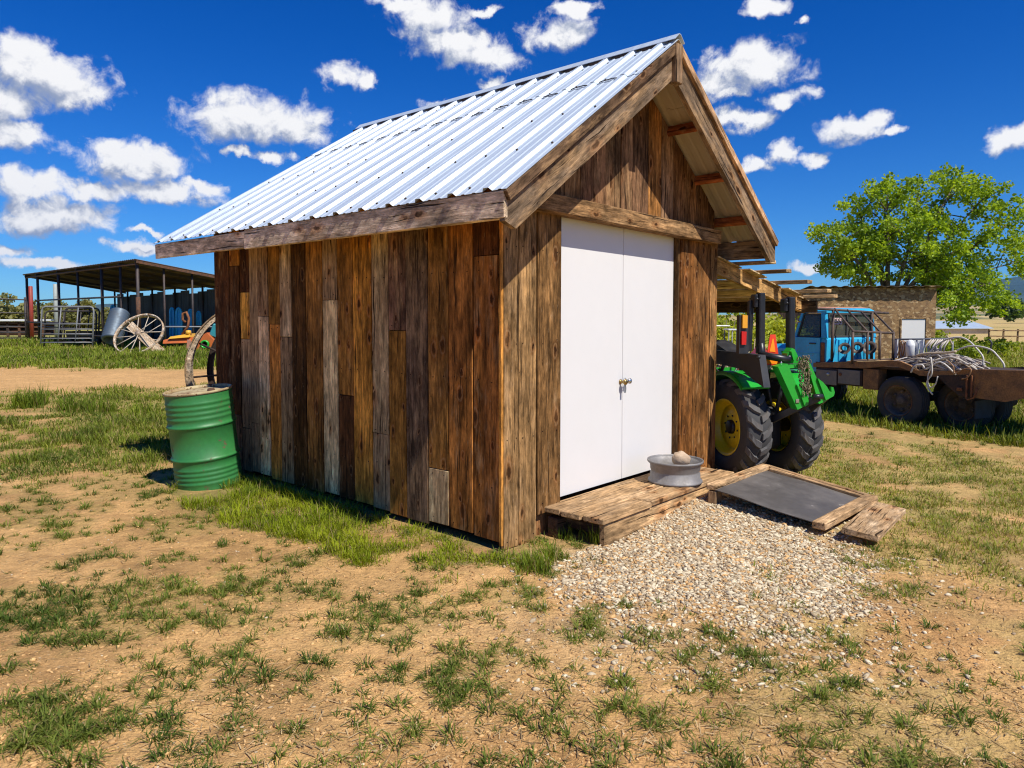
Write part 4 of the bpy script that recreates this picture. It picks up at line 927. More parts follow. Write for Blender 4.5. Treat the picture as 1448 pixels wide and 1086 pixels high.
# ------------------------------------------------------------------ tractor
TR = Frame((2.10, 7.22, 0), rad(14.5))       # x across the rear axle (left wheel's outer face = 0), y forward
def tractor():
    t = thing('green_tractor', 'green compact tractor with yellow rims and black roll bar backed out under the lean to', 'tractor', TR.o, TR.a)
    h = TR.hit
    def wheel(x0, w, R, y, out, name='rear_wheel', lugs=18):
        """tyre between x0 and x0+w; out = -1 if its outer face looks to -x"""
        M = Matrix.Translation((x0+w/2, y, R)) @ Matrix.Rotation(rad(90), 4, 'Y'); wp = bpy.data.objects.new(name, None); link(wp, t)
        m = MB(); hw = w/2; r0 = R*.56; Rt = R-.03
        pr = [(r0, -hw*.78), (r0+.02, -hw*.92), (R*.70, -hw*1.0), (R*.82, -hw*1.0), (R*.90, -hw*.93), (Rt-.008, -hw*.80), (Rt, -hw*.5), (Rt+.006, 0), (Rt, hw*.5), (Rt-.008, hw*.80), (R*.90, hw*.93), (R*.82, hw), (R*.70, hw), (r0+.02, hw*.92), (r0, hw*.78)]
        m.lathe(pr, 72, M); m.build('tyre', RUBBER, wp)
        lg = MB()
        for s in (-1, 1):
            for k in range(lugs):
                a0 = 2*math.pi*(k+(.5 if s > 0 else 0))/lugs
                st = [(.97*s, -.30, R*.87, R*.925), (.80*s, -.20, R*.93, R*.985), (.45*s, .0, R*.95, R*1.0), (.02*s, .12, R*.955, R*1.005)]
                wdt = [.085, .080, .070, .062]; V = []
                for (u, da, ra, rb) in st:
                    for (sa, rr, kk) in ((-1, ra, 1.0), (1, ra, 1.0), (1, rb, .74), (-1, rb, .74)):
                        a = a0+da*.55+sa*wdt[0]*kk*.95
                        V.append(M @ Vector((rr*math.cos(a), rr*math.sin(a), u*hw)))
                fs = []
                for i in range(3):
                    for q in range(4): fs.append((i*4+q, i*4+(q+1) % 4, (i+1)*4+(q+1) % 4, (i+1)*4+q))
                fs += [(3, 2, 1, 0), (12, 13, 14, 15)]
                if s < 0: fs = [tuple(reversed(f)) for f in fs]
                lg.add(V, fs)
        lg.build('tread', TREAD, wp)
        o = out*hw; rm = MB(); f = 1 if out > 0 else -1
        rm.lathe([(r0*.98, f*-hw*.8), (r0*.90, f*-hw*.7), (r0*.88, f*hw*.25), (r0*.93, f*hw*.62), (r0*1.0, f*hw*.76), (r0*1.045, f*hw*.88), (r0*1.03, f*hw*.92), (r0*.96, f*hw*.80), (r0*.90, f*hw*.66), (r0*.85, f*hw*.3), (r0*.80, f*hw*.12), (r0*.78, f*hw*.22), (r0*.45, f*hw*.30), (r0*.2, f*hw*.28), (0, f*hw*.28)], 56, M)
        rm.build('rim', YEL, wp)
        hb = MB(); hb.lathe([(r0*.26, f*hw*.28), (r0*.25, f*hw*.5), (r0*.18, f*hw*.55), (0, f*hw*.55)], 24, M)
        bt = hb
        for k in range(8 if name == 'rear_wheel' else 0):
            a = k*math.pi/4+.2; bt.tube([M @ Vector((r0*.42*math.cos(a), r0*.42*math.sin(a), f*hw*.29)), M @ Vector((r0*.42*math.cos(a), r0*.42*math.sin(a), f*hw*.36))], .010, 6)
            if k > 99: bt.tube([M @ Vector((r0*.68*math.cos(a), r0*.68*math.sin(a), f*hw*.24)), M @ Vector((r0*.68*math.cos(a), r0*.68*math.sin(a), f*hw*.285))], .013, 6)
        hb.build('hub', BLACK, wp)
    R = .485; W = .265; X2 = .56
    wheel(0, W, R, 0, -1); wheel(X2, W, R, 0, 1)
    wheel(.05, .17, .30, 1.45, -1, 'front_wheel', 16); wheel(X2+.05, .17, .30, 1.45, 1, 'front_wheel', 16)
    XC = (X2+W)/2
    m = MB(); m.box((XC, .75, .50), (.26, 1.7, .34), None, .03); m.box((XC, .03, .48), (.30, .42, .42), None, .04); m.tube([(.1, 0, R), (X2+.16, 0, R)], .07, 12); m.box((XC, 1.45, .30), (.5, .12, .12), None, .02); m.build('chassis', BLACK, t)
    m = MB(); m.prism([(XC-.2, .75, .70), (XC-.2, 1.9, .62), (XC-.2, 1.95, .82), (XC-.2, 1.75, .93), (XC-.2, .75, 1.02)], (.4, 0, 0)); m.build('hood', GREEN, t)
    # fenders: arcs over the rear wheels
    for x0 in (-.015, X2-.02):
        m = MB(); V = []; n = 14
        for i in range(n+1):
            a = rad(50+i*85/n)      # measured from the rear (-y) upwards
            ro = R+.075; ri = R+.050
            for rr in (ro, ri):
                for xx in (x0, x0+W+.03): V.append((xx, -rr*math.cos(a), R+rr*math.sin(a)))
        fs = []
        for i in range(n):
            a, b = i*4, (i+1)*4; fs += [(a, a+1, b+1, b), (a+2, b+2, b+3, a+3), (a, b, b+2, a+2), (a+1, a+3, b+3, b+1)]
        fs += [(0, 2, 3, 1), (n*4, n*4+1, n*4+3, n*4+2)]
        m.add(V, fs, smooth=False)
        # lip on the outer side
        xo = x0 if x0 < .2 else x0+W+.03; V = []
        for i in range(n+1):
            a = rad(50+i*85/n)
            for rr in (R+.075, R+.035):
                for dx in (0, .012): V.append((xo+dx, -rr*math.cos(a), R+rr*math.sin(a)))
        fs = []
        for i in range(n):
            a, b = i*4, (i+1)*4; fs += [(a, b, b+2, a+2), (a+1, a+3, b+3, b+1), (a, a+1, b+1, b), (a+2, b+2, b+3, a+3)]
        m.add(V, fs); fd = m.build('fender', GREEN, t)
        # black console on top of the fender
        m = MB(); xx = x0+.05
        pf = lambda px, py: h(px, py, 0, .05)
        if x0 < .2:
            P = [pf(1004, 494), pf(1075, 502), pf(1082, 548), pf(1072, 541), pf(1050, 522), pf(1020, 515), pf(1004, 514)]; m.prism([(xx, p.y, p.z) for p in P], (.07, 0, 0)); 
            P = [pf(1000, 481), pf(1008.5, 484), pf(1033, 501), pf(1002, 503)]; m.prism([(xx+.05, p.y+.05, p.z) for p in P], (W-.06, 0, 0))
            bolt = pf(1075, 505); m.tube([(xx-.014, bolt.y, bolt.z), (xx+.01, bolt.y, bolt.z)], .016, 10)
        else: m.box((x0+.14, .05, R*2+.13), (W-.08, .5, .07), None, .02)
        m.build('console', BLACKP, t)
    # seat
    m = MB(); m.box((XC, .28, .86), (.34, .34, .09), None, .03); m.box((XC, .10, 1.03), (.34, .08, .34), Matrix.Rotation(rad(12), 3, 'X'), .03); m.build('seat', BLACKP, t)
    m = MB(); m.tube([(XC+.15*math.cos(a), .68+.06*math.sin(a), 1.08+.13*math.sin(a)) for a in np.linspace(0, 2*math.pi, 20)[:-1]], .012, 6, closed=True); m.tube([(XC, .68, 1.08), (XC, .8, .9)], .02, 8); m.build('steering_wheel', BLACK, t)
    # roll bar: two flat posts on a rear cross bar, folded hoop brackets at their tops
    b0 = h(1074, 505, 0, .16); yB = b0.y
    pC = h(1117, 505, 1, yB-.02); xC = pC.x
    zt = h(1075.5, 416, 1, yB).z
    yB = max(-.5, min(.1, yB))
    for (pxt, pxb, yy, zz_t) in ((1075.5, 1075, yB, 414), (1117.5, 1117.5, yB-.02, 420)):
        a = h(pxb, 500, 1, yy); b = h(pxt, zz_t, 1, yy)
        m = MB(); m.beam(a, b, .062, .075, (0, 1, 0), .008); m.build('roll_bar_post', BLACK, t)
        m = MB(); c = h(pxt-8, zz_t+12, 1, yy+.03); m.box((c.x+.03, yy+.03, c.z), (.11, .09, .13), None, .012); m.tube([(c.x-.01, yy-.03, c.z+.02), (c.x-.01, yy+.09, c.z+.02)], .013, 10); m.build('hinge_bracket', BLACK, t)
    # folded upper hoop hanging down in front of the posts
    a1 = h(1062, 425, 1, yB+.06); a2 = h(1058, 497, 1, yB+.05); m = MB(); m.beam(a1, a2, .05, .05, (0, 1, 0), .008)
    m.build('folded_hoop', BLACK, t)
    a = h(1077, 502, 1, yB-.03); b = h(1118, 509, 1, yB-.16); m = MB(); m.tube([a, a+(b-a)*.5, b], .036, 10); m.tube([h(1075, 485, 1, yB-.01), h(1077, 496, 1, yB-.01), a], .036, 10); m.build('cross_bar', BLACK, t)
    # tail lamp
    def quad(px, yv, th, name, mat, par, poly):
        P = [h(x, y, 1, yv) for x, y in poly]; m = MB(); m.prism(P, (0, th, 0)); return m.build(name, mat, par)
    lb = quad(0, yB-.03, .05, 'tail_lamp', BLACKP, t, [(1046, 446), (1058.5, 446), (1058.5, 500), (1045, 500)])
    quad(0, yB-.05, .018, 'amber_lens', AMBER, lb, [(1050.5, 445), (1057.3, 446), (1057, 464), (1050.2, 464)]); quad(0, yB-.05, .018, 'red_lens', REDL, lb, [(1049.2, 468.5), (1055.8, 469), (1055.2, 487.5), (1049, 487.5)])
    # slow vehicle triangle
    ys = yB-.02; sg = quad(0, ys, .006, 'warning_triangle', SMVR, t, [(1089.2, 473), (1096.6, 473), (1103, 517), (1082, 516)])
    quad(0, ys-.004, .003, 'reflector', SMVO, sg, [(1092.4, 479), (1093.9, 479), (1096.6, 498), (1088.3, 497)]); quad(0, ys-.004, .003, 'reflector', SMVO, sg, [(1083.5, 505), (1098, 506), (1101, 515), (1083.5, 514)])
    # rear lift: lower arms, rods, and a green quick hitch frame
    yq = -.60
    def hp(px, py, yv=yq): return h(px, py, 1, yv)
    m = MB(); a = hp(1086, 596, -.30); b = hp(1158, 562, -.68); m.beam(a, b, .035, .07, (0, 0, 1), .006); m.beam(a+Vector((.30, 0, 0)), b+Vector((.18, .12, .0)), .035, .07, (0, 0, 1), .006); e = hp(1157, 561, -.69); m.tube([e-Vector((.05, 0, 0)), e+Vector((.04, 0, 0))], .026, 12); m.build('lower_link', BLACK, t)
    m = MB(); m.tube([hp(1083, 531, -.25), hp(1091, 572, -.33)], .012, 8); m.tube([hp(1104, 534, -.40), hp(1116, 570, -.48)], .022, 8); m.tube([hp(1091, 517, -.25), hp(1083, 531, -.25)], .006, 6); m.tube([hp(1110, 525, -.35), hp(1098, 582, -.35)], .02, 8); m.build('lift_rod', BLACKP, t)
    qh = MB()
    def slab(poly, y0, th): qh.prism([hp(x, y, y0) for x, y in poly], (0, th, 0))
    slab([(1100, 518.5), (1114, 514.5), (1138.6, 574), (1128, 579.5)], yq, .10)
    slab([(1139, 506), (1144, 509), (1168.5, 567), (1158, 571.5)], yq+.02, .10)
    slab([(1113, 516.5), (1131, 515.5), (1131, 519.5), (1115, 521)], yq+.02, .06)
    q = qh.build('quick_hitch', GREEN, t)
    hk = MB()
    for dx, dy, y0 in ((0, 0, yq-.02), (29.5, -9, yq)):
        P = [(1127, 544), (1134, 549), (1140, 556), (1143.5, 562), (1146.5, 563.5), (1146, 556), (1149, 556.5), (1151, 564), (1149.5, 569), (1138.5, 575)]
        hk.prism([hp(x+dx, y+dy, y0) for x, y in P], (0, .025, 0))
    hk.build('hook', GREEN, q)
    bt = MB(); c = hp(1127.5, 567, yq-.005); bt.box(c, (.035, .012, .035), None, .004); bt.build('hitch_bolt', CHROME, q)
    tm = MB(); tm.prism([hp(x, y, -.5) for x, y in ((1114, 500), (1120, 492), (1124, 494), (1129, 505), (1130, 514), (1115, 514), (1112, 507))], (0, .09, 0)); tm.prism([hp(x, y, -.53) for x, y in ((1119, 497), (1122, 498), (1126, 508), (1122, 509))], (0, .16, 0)); tm.build('top_mount', GREEN, q)
    m = MB(); m.tube([hp(1116, 505, -.52), hp(1116, 505, -.30)], .016, 8); m.tube([hp(1107, 513, -.5), hp(1104, 512, -.5), hp(1105, 517, -.5)], .010, 6); m.build('pin', CHROME, t)
    # yellow link seen between the wheels
    m = MB(); m.beam(hp(1093, 570, -.2), hp(1103, 580, -.2), .03, .03, (0, 0, 1), .004); m.build('yellow_link', YEL, t)
    # chain bundle draped over the hitch: one thing of its own
    ch = MB(); rr = random.Random(4)
    top, bot = hp(1137, 506, yq+.0), hp(1139, 558, yq-.01)
    for s in range(5):
        for k in range(20):
            f = k/19; wdt = .065*(1-.35*f); c = top+(bot-top)*f+Vector(((s-2)/2*wdt*.8+rr.uniform(-.006, .006), rr.uniform(-.03, .03), rr.uniform(-.008, .008)))
            R3 = Matrix.Rotation(rr.uniform(0, 6.28), 3, 'Z') @ Matrix.Rotation(rr.uniform(-.6, .6), 3, 'X')
            ch.tube([c+R3 @ Vector((.009*math.cos(a), 0, .017*math.sin(a))) for a in np.linspace(0, 2*math.pi, 9)[:-1]], .0042, 5, closed=True)
    o = ch.build('chain', CHAINM); o.location = TR.o; o.rotation_euler = (0, 0, TR.a); tag(o, 'heap of tarnished chain hung between the arms of the green hitch', 'chain')
tractor()

# ------------------------------------------------------------------ flatbed truck
TK = Frame((5.655, 10.7, 0), rad(26.5))       # x to the truck's right, y forward; x = 0 is the side facing us
def truck():
    t = thing('flatbed_truck', 'old faded blue flatbed truck with a brown rusty bed parked in the grass', 'truck', TK.o, TK.a); h = TK.hit
    S = lambda px, py, x=0.0: h(px, py, 0, x)
    B = lambda px, py, y: h(px, py, 1, y)
    WD = 1.55
    zb = S(1200, 514).z       # deck height
    def side_poly(m, poly, x, th, mat=None): m.prism([(x, p.y, p.z) for p in (S(a, b, x) for a, b in poly)], (th, 0, 0))
    # side rail following the wheel arch, both sides
    rail = [(1150, 513), (1247, 510.5), (1259, 509.5), (1273, 511), (1287, 517), (1297, 524), (1315, 525.5), (1380, 522.5), (1450, 524), (1500, 526), (1500, 534), (1450, 532), (1372, 530), (1325, 533), (1300, 531), (1290, 526), (1270, 519), (1250, 518), (1222, 521), (1150, 519)]
    for x in (0, WD-.05):
        m = MB(); m.prism([(x, S(a, b).y, S(a, b).z) for a, b in rail], (.05, 0, 0)); m.build('side_rail', BROWNI, t)
    yl, yr = S(1150, 515).y, S(1500, 526).y
    m = MB(); m.box((WD/2, (yl+S(1285, 515).y)/2, zb-.03), (WD-.1, yl-S(1285, 515).y, .04), None, .004); m.box((WD/2, (yr+S(1290, 520).y)/2, S(1400, 530).z-.02), (WD-.1, S(1290, 520).y-yr, .04), None, .004)
    m.build('deck', RUSTD, t)
    m = MB(); p = S(1218, 513.6); m.box((.22, p.y, p.z+.012), (.4, .55, .02), None, .003, (.50, .36, .18, .3)); m.box((.6, p.y+.1, p.z+.014), (.3, .7, .02), None, .003, (.45, .31, .16, .3)); m.build('deck_plank', WOODS, t)
    # frame rails underneath and axles
    m = MB()
    for x in (WD*.32, WD*.68): m.beam((x, yr, zb-.16), (x, 2.7, zb-.16), .08, .16, (0, 0, 1), .006)
    wy = 0.0
    m.tube([(.15, -.05, .37), (WD-.15, -.05, .37)], .07, 10); m.tube([(.35, -.95, .37), (WD-.35, -.95, .37)], .07, 10); m.build('chassis', RUSTD, t)
    # toolbox
    m = MB(); a, b = S(1153, 519), S(1217.5, 547); m.box((.24, (a.y+b.y)/2, (a.z+b.z)/2), (.46, abs(a.y-b.y), abs(a.z-b.z)), None, .008); tb = m.build('toolbox', RUSTD, t)
    for (p0, p1) in ((1154, 1183), (1185.5, 1216)):
        a, b = S(p0, 522), S(p1, 545); m = MB(); m.box((-.001, (a.y+b.y)/2, (a.z+b.z)/2), (.016, abs(a.y-b.y)-.004, abs(a.z-b.z)), None, .004); d = m.build('toolbox_door', mat_tool, tb)
        l = S((p0+p1)/2-(0 if p0 < 1160 else 12)+(3 if p0 < 1160 else 0), 529); m = MB(); m.lathe([(0, -.004), (.028, -.004), (.026, .012), (.01, .016), (0, .016)], 14, Matrix.Translation((-.006, l.y, l.z)) @ Matrix.Rotation(rad(-90), 4, 'Y')); m.build('latch', RUSTO if p0 > 1160 else STEEL, d)
    m = MB(); a, b = S(1219, 521), S(1240, 552); m.box((.12, (a.y+b.y)/2, (a.z+b.z)/2), (.2, abs(a.y-b.y), abs(a.z-b.z)), None, .008); m.build('mud_guard', BROWNI, t)
    # tail side plates, gusset, flap
    tail = [(1372, 530), (1450, 531), (1500, 532), (1500, 560), (1448, 563.5), (1421, 568.5), (1388, 564), (1371, 561)]
    for x in (.004, WD-.03):
        m = MB(); m.prism([(x, S(a, b).y, S(a, b).z) for a, b in tail], (.025, 0, 0)); pl = m.build('tail_plate', BROWNI, t)
        g = MB(); g.prism([(x-.01, S(a, b).y, S(a, b).z) for a, b in [(1325, 531), (1373, 530), (1373, 562), (1357, 560), (1340, 546)]], (.03, 0, 0)); g.build('gusset', RUSTD, pl)
    m = MB()
    for pxs in ((1369, 530), (1376, 530)):
        a, b = S(pxs[0], 531), S(pxs[0]-1, 562); m.beam((-.02, a.y, a.z), (-.02, b.y, b.z), .02, .03, (1, 0, 0), .003)
    p = [S(a, b) for a, b in ((1383, 548), (1382, 556), (1378, 563), (1370, 565), (1368, 562))]; m.tube([(-.03, q.y, q.z) for q in p], .012, 6); m.build('stake_bracket', RUSTO, t)
    m = MB(); a, b = S(1384, 565, .3), S(1396, 592, .3); m.box((.3, (a.y+b.y)/2, (a.z+b.z)/2), (.35, .02, a.z-b.z), None, .004); m.build('mud_flap', RUBBER, t)
    m = MB(); a = S(1358, 550); m.box((-.02, a.y, a.z), (.03, .07, .045), None, .006); m.build('marker_lamp', RUSTO, t)
    # wheels
    def wheel(xo, y, R, w, z, dual=False):
        M = Matrix.Translation((xo+w/2, y, z)) @ Matrix.Rotation(rad(90), 4, 'Y'); hw = w/2; r0 = R*.60
        wp = bpy.data.objects.new('wheel', None); link(wp, t); wh = MB(); pr = [(r0, -hw*.7), (r0*1.04, -hw*.92), (R*.8, -hw), (R*.93, -hw*.92), (R*.985, -hw*.74)]
        for u in (-.6, -.3, 0, .3, .6): pr += [(R, hw*(u-.11)), (R, hw*(u+.08)), (R*.972, hw*(u+.10)), (R*.972, hw*(u+.17))]
        pr += [(R*.985, hw*.74), (R*.93, hw*.92), (R*.8, hw), (r0*1.04, hw*.92), (r0, hw*.7)]
        wh.lathe(pr, 60, M); wh.build('tyre', TYRE, wp)
        m = MB(); m.lathe([(r0*1.0, -hw*.6), (r0*1.06, -hw*.84), (r0*1.02, -hw*.92), (r0*.93, -hw*.72), (r0*.9, -hw*.1), (r0*.75, hw*.1), (r0*.5, -hw*.15), (r0*.36, -hw*.2), (r0*.30, -hw*.5), (r0*.2, -hw*.56), (0, -hw*.56)], 44, M); rmb = m
        m = MB(); m.lathe([(r0*1.03, -hw*.90), (r0*1.075, -hw*.92), (r0*1.03, -hw*.97)], 44, M, loop=True); m.build('rim_ring', RUSTO, wp)
        m = rmb
        for k in range(6):
            a = k*math.pi/3; c = Vector((r0*.62*math.cos(a), r0*.62*math.sin(a), -hw*.02)); m.tube([M @ c, M @ (c+Vector((0, 0, -.03)))], .028, 8)
        m.build('rim', RUSTW, wp)
    c1 = S(1270, 563); R1 = .36
    wheel(-.02, c1.y, R1, .26, R1-.02); wheel(WD-.24, c1.y, R1, .26, R1-.02)
    c2 = S(1357, 570, .36); wheel(.36, c2.y, R1, .26, R1-.03); wheel(WD-.78, c2.y, R1, .26, R1-.03)
    # cab
    yc = S(1168, 480, .08).y; ych = S(1122, 470, .08).y; X0, X1 = .08, WD-.24
    zr = B(1172, 438, yc).z; zs = S(1150, 477, .08).z; z0 = S(1150, 516, .08).z-.12
    yfr = max(ych, yc+.62)
    wheel(.10, yfr+.22, R1-.02, .24, R1-.02); wheel(WD-.44, yfr+.22, R1-.02, .24, R1-.02)
    def section(z, ins): return [(X0+ins, yc+.02+ins*.3, z), (X1-ins, yc+.02+ins*.3, z), (X1-ins, yfr-ins*1.2, z), (X0+ins, yfr-ins*1.2, z)]
    # body shell: lower box, pillars and roof so that the windows are real openings
    m = MB(); lo = [(X0, yc, z0), (X1, yc, z0), (X1, yfr+.05, z0), (X0, yfr+.05, z0)]; 
    m.box(((X0+X1)/2, (yc+yfr)/2, (z0+zs)/2), (X1-X0, yfr-yc, zs-z0), None, .03)
    zt_ = zr-.05
    wr = [(1174, 453), (1179, 449), (1230, 453), (1233, 457), (1233, 475), (1230, 477), (1176, 474), (1174, 471)]
    ins = .045
    pil = [((X0, yc), (X0+ins, yc+.05)), ((X1, yc), (X1-ins, yc+.05)), ((X1, yfr), (X1-ins, yfr-.12)), ((X0, yfr), (X0+ins, yfr-.12))]
    for (a, b) in pil: m.beam((a[0]+(.03 if a[0] < .5 else -.03), a[1]+(.05 if a[1] == yc else -.03), zs-.02), (b[0]+(.03 if a[0] < .5 else -.03), b[1]+(.05 if a[1] == yc else -.03), zt_+.02), .075, .10 if a[1] == yc else .05, (0, 1, 0), .014)
    rp = [(X0+ins-.01, yc+.03), (X1-ins+.01, yc+.03), (X1-ins+.01, yfr-.10), (X0+ins-.01, yfr-.10)]
    V = []; 
    for (k, dz) in ((0.0, 0), (0.0, .035), (.05, .075), (.14, .095)):
        for (x, y) in rp: V.append((x+(k if x < .5 else -k), y+(k if y < (yc+yfr)/2 else -k*1.4), zt_+dz))
    fs = [(3, 2, 1, 0)]+[(i*4+q, i*4+(q+1) % 4, (i+1)*4+(q+1) % 4, (i+1)*4+q) for i in range(3) for q in range(4)]+[(12, 13, 14, 15)]
    m.add(V, fs); body = m.build('cab_body', BLUE, t)
    V2 = [(v[0], v[1], v[2]+.004) for v in V[8:16]]; m = MB(); m.add(V2, [(0, 1, 5, 4), (1, 2, 6, 5), (2, 3, 7, 6), (3, 0, 4, 7), (4, 5, 6, 7)]); m.build('cab_roof', PINK, body)
    # rear window and its gasket
    wz0, wz1 = zs+.01, zt_-.02; yw = yc+.05
    m = MB(); m.box(((X0+X1)/2, yw+.004, (wz0+wz1)/2), (X1-X0-.16, .01, wz1-wz0), None, .002); gl = m.build('rear_window', GLASS, t)
    m = MB(); q = [(X0+.10, wz0), (X1-.10, wz0), (X1-.10, wz1), (X0+.10, wz1)]
    for i in range(4):
        a, b = q[i], q[(i+1) % 4]; m.beam((a[0], yw-.012, a[1]), (b[0], yw-.012, b[1]), .035, .03, (0, 1, 0), .006)
    m.box((X0+.10+(X1-X0-.2)*.42, yw-.012, (wz0+wz1)/2), (.025, .02, wz1-wz0), None, .003); m.build('window_gasket', RUBBER, gl)
    for i in range(1):
        fc = bpy.data.curves.new('window_lettering', 'FONT'); fc.body = 'ESS'; fc.size = .15; fc.extrude = .0006; fc.offset = .0035
        fo = bpy.data.objects.new('window_lettering', fc); COL.objects.link(fo); dg = bpy.context.evaluated_depsgraph_get(); dg.update(); me = bpy.data.meshes.new_from_object(fo.evaluated_get(dg)); bpy.data.objects.remove(fo)
        me.materials.clear(); me.materials.append(WTEXT); lo_ = bpy.data.objects.new('window_lettering', me); link(lo_, gl); lo_.location = (X0+.22, yw-.004, wz1-.17); lo_.rotation_euler = (rad(90), 0, 0)
    m = MB(); m.box(((X0+X1)/2, yc+.28, zs-.05), (X1-X0-.2, .16, .34), None, .04); m.build('bench_seat', RUSTD, t)
    # back panel pressings
    m = MB()
    for k in range(7): m.box((X0+.16+k*(X1-X0-.3)/6, yc-.008, (z0+zs)/2+.05), (.05, .03, (zs-z0)*.72), None, .010)
    m.build('back_pressing', BLUE, body)
    # doors on both sides
    for s in (0, 1):
        x = X0-.006 if not s else X1+.006; sg = -1 if not s else 1
        P = [(yc+.10, z0+.02), (yfr-.03, z0+.02), (yfr-.03, zs-.005), (yc+.10, zs-.005)]
        m = MB(); m.prism([(x, a, b) for a, b in P], (.02*sg, 0, 0)); m.box((x+.018*sg, (yc+yfr)/2+.03, (z0+zs)/2+.03), (.016, yfr-yc-.14, .022), None, .006); d = m.build('door', BLUE, t)
        m = MB(); m.box((x+.03*sg, yc+.24, zs-.10), (.02, .13, .022), None, .006); m.build('handle', BLACKP, d)
        wx = lambda z: x+.02+(ins-.03)*(z-zs)/(zt_-zs)*(-sg)*1.0
        P = [(yc+.14, zs+.012), (yfr-.09, zs+.012), (yfr-.18, zt_-.025), (yc+.16, zt_-.025)]
        fw = MB(); xo = x+.028*(-sg)
        xi = (lambda z: xo+(ins)*(z-zs)/(zt_-zs)*(-sg))
        for i in range(4):
            a, b = P[i], P[(i+1) % 4]; fw.beam((xi(a[1])+.006*sg, a[0], a[1]), (xi(b[1])+.006*sg, b[0], b[1]), .02, .028, (1, 0, 0), .004)
        fw.build('window_frame', BLACKP, d)
        g = MB(); g.add([(xi(b), a, b) for a, b in P]+[(xi(b)-.005*sg, a, b) for a, b in P], [(0, 1, 2, 3), (7, 6, 5, 4), (0, 4, 5, 1), (1, 5, 6, 2), (2, 6, 7, 3), (3, 7, 4, 0)]); g.build('side_window', GLASS, d)
    m = MB(); a, b = S(1160, 470, .06), S(1166, 514, .06); m.box((X0-.008, yc+.055, (zs+z0)/2-.02), (.02, .075, (zs-z0)*.8), None, .004); m.build('rust_panel', RUSTO, body)
    # bonnet and front wings
    zh = zs+.0; m = MB(); m.box(((X0+X1)/2, yfr+.27, (z0+zh)/2-.07), (X1-X0-.04, .55, zh-z0-.14), None, .07); m.build('bonnet', BLUE, t)
    m = MB(); P = [(yfr-.02, zs), (yfr-.02, zs+.01), (yfr-.16, zt_-.01), (yfr-.17, zt_-.02)]; m.add([(X0+.1, P[0][0], P[0][1]), (X1-.1, P[0][0], P[0][1]), (X1-.13, P[2][0], P[2][1]), (X0+.13, P[2][0], P[2][1])], [(0, 1, 2, 3)]); m.build('windscreen', GLASS, t)
    m = MB(); p = B(1139, 434.5, yc+.4); m.lathe([(0, 0), (.04, 0), (.038, .03), (.02, .05), (0, .052)], 14, Matrix.Translation((X0+.2, yc+.4, zt_+.09))); m.build('roof_lamp', CHROME, t)
    # headache rack and the lower pipe frame
    ya, yb_ = yc-.10, yc-.62
    T = lambda px, py: B(px, py, ya); Q = lambda px, py: B(px, py, yb_)
    m = MB(); m.tube([T(1156, 436.5), T(1256, 443)], .020, 8); m.tube([T(1178.5, 437), T(1176, 511)], .022, 8); a = T(1233, 441); b = T(1233, 487); m.tube([a, (b.x, b.y, zb)], .024, 8)
    m.tube([Q(1205.5, 468.5), Q(1264, 471)], .018, 8)
    for px, pb in ((1206, 508), (1227, 506.5), (1244.5, 505.5), (1263.5, 505.5)):
        a = Q(px, 469.5); m.tube([a, (a.x, a.y, zb)], .020, 8)
    a, b = Q(1206, 505), Q(1264, 504); m.tube([(a.x, a.y, zb+.05), (b.x, b.y, zb+.05)], .016, 8)
    for (pa, qa) in (((1180, 436.5), (1206.5, 468)), ((1198, 438), (1227, 469)), ((1217, 440), (1245, 469.5)), ((1236, 441.5), (1264, 470.5))): m.tube([T(*pa), Q(*qa)], .016, 8)
    m.build('headache_rack', PIPEB, t)
    return zb, yc, B, S, WD, yb_, yr
mat_tool = mat_paint('worn_toolbox_door', (.17, .155, .13), .6, .7, (.30, .24, .17), .1, sc=6, chipcol=(.3, .25, .2)); PIPEB = mat_rust('rusty_brown_pipe', (.12, .075, .05), (.05, .035, .028), .7, 12)
ZB, YC, TB, TS, TW, TYB, TYR = truck()
def on_truck(m, name, mat, label, cat, group=None):
    o = m.build(name, mat); o.location = TK.o; o.rotation_euler = (0, 0, TK.a); return tag(o, label, cat, group)
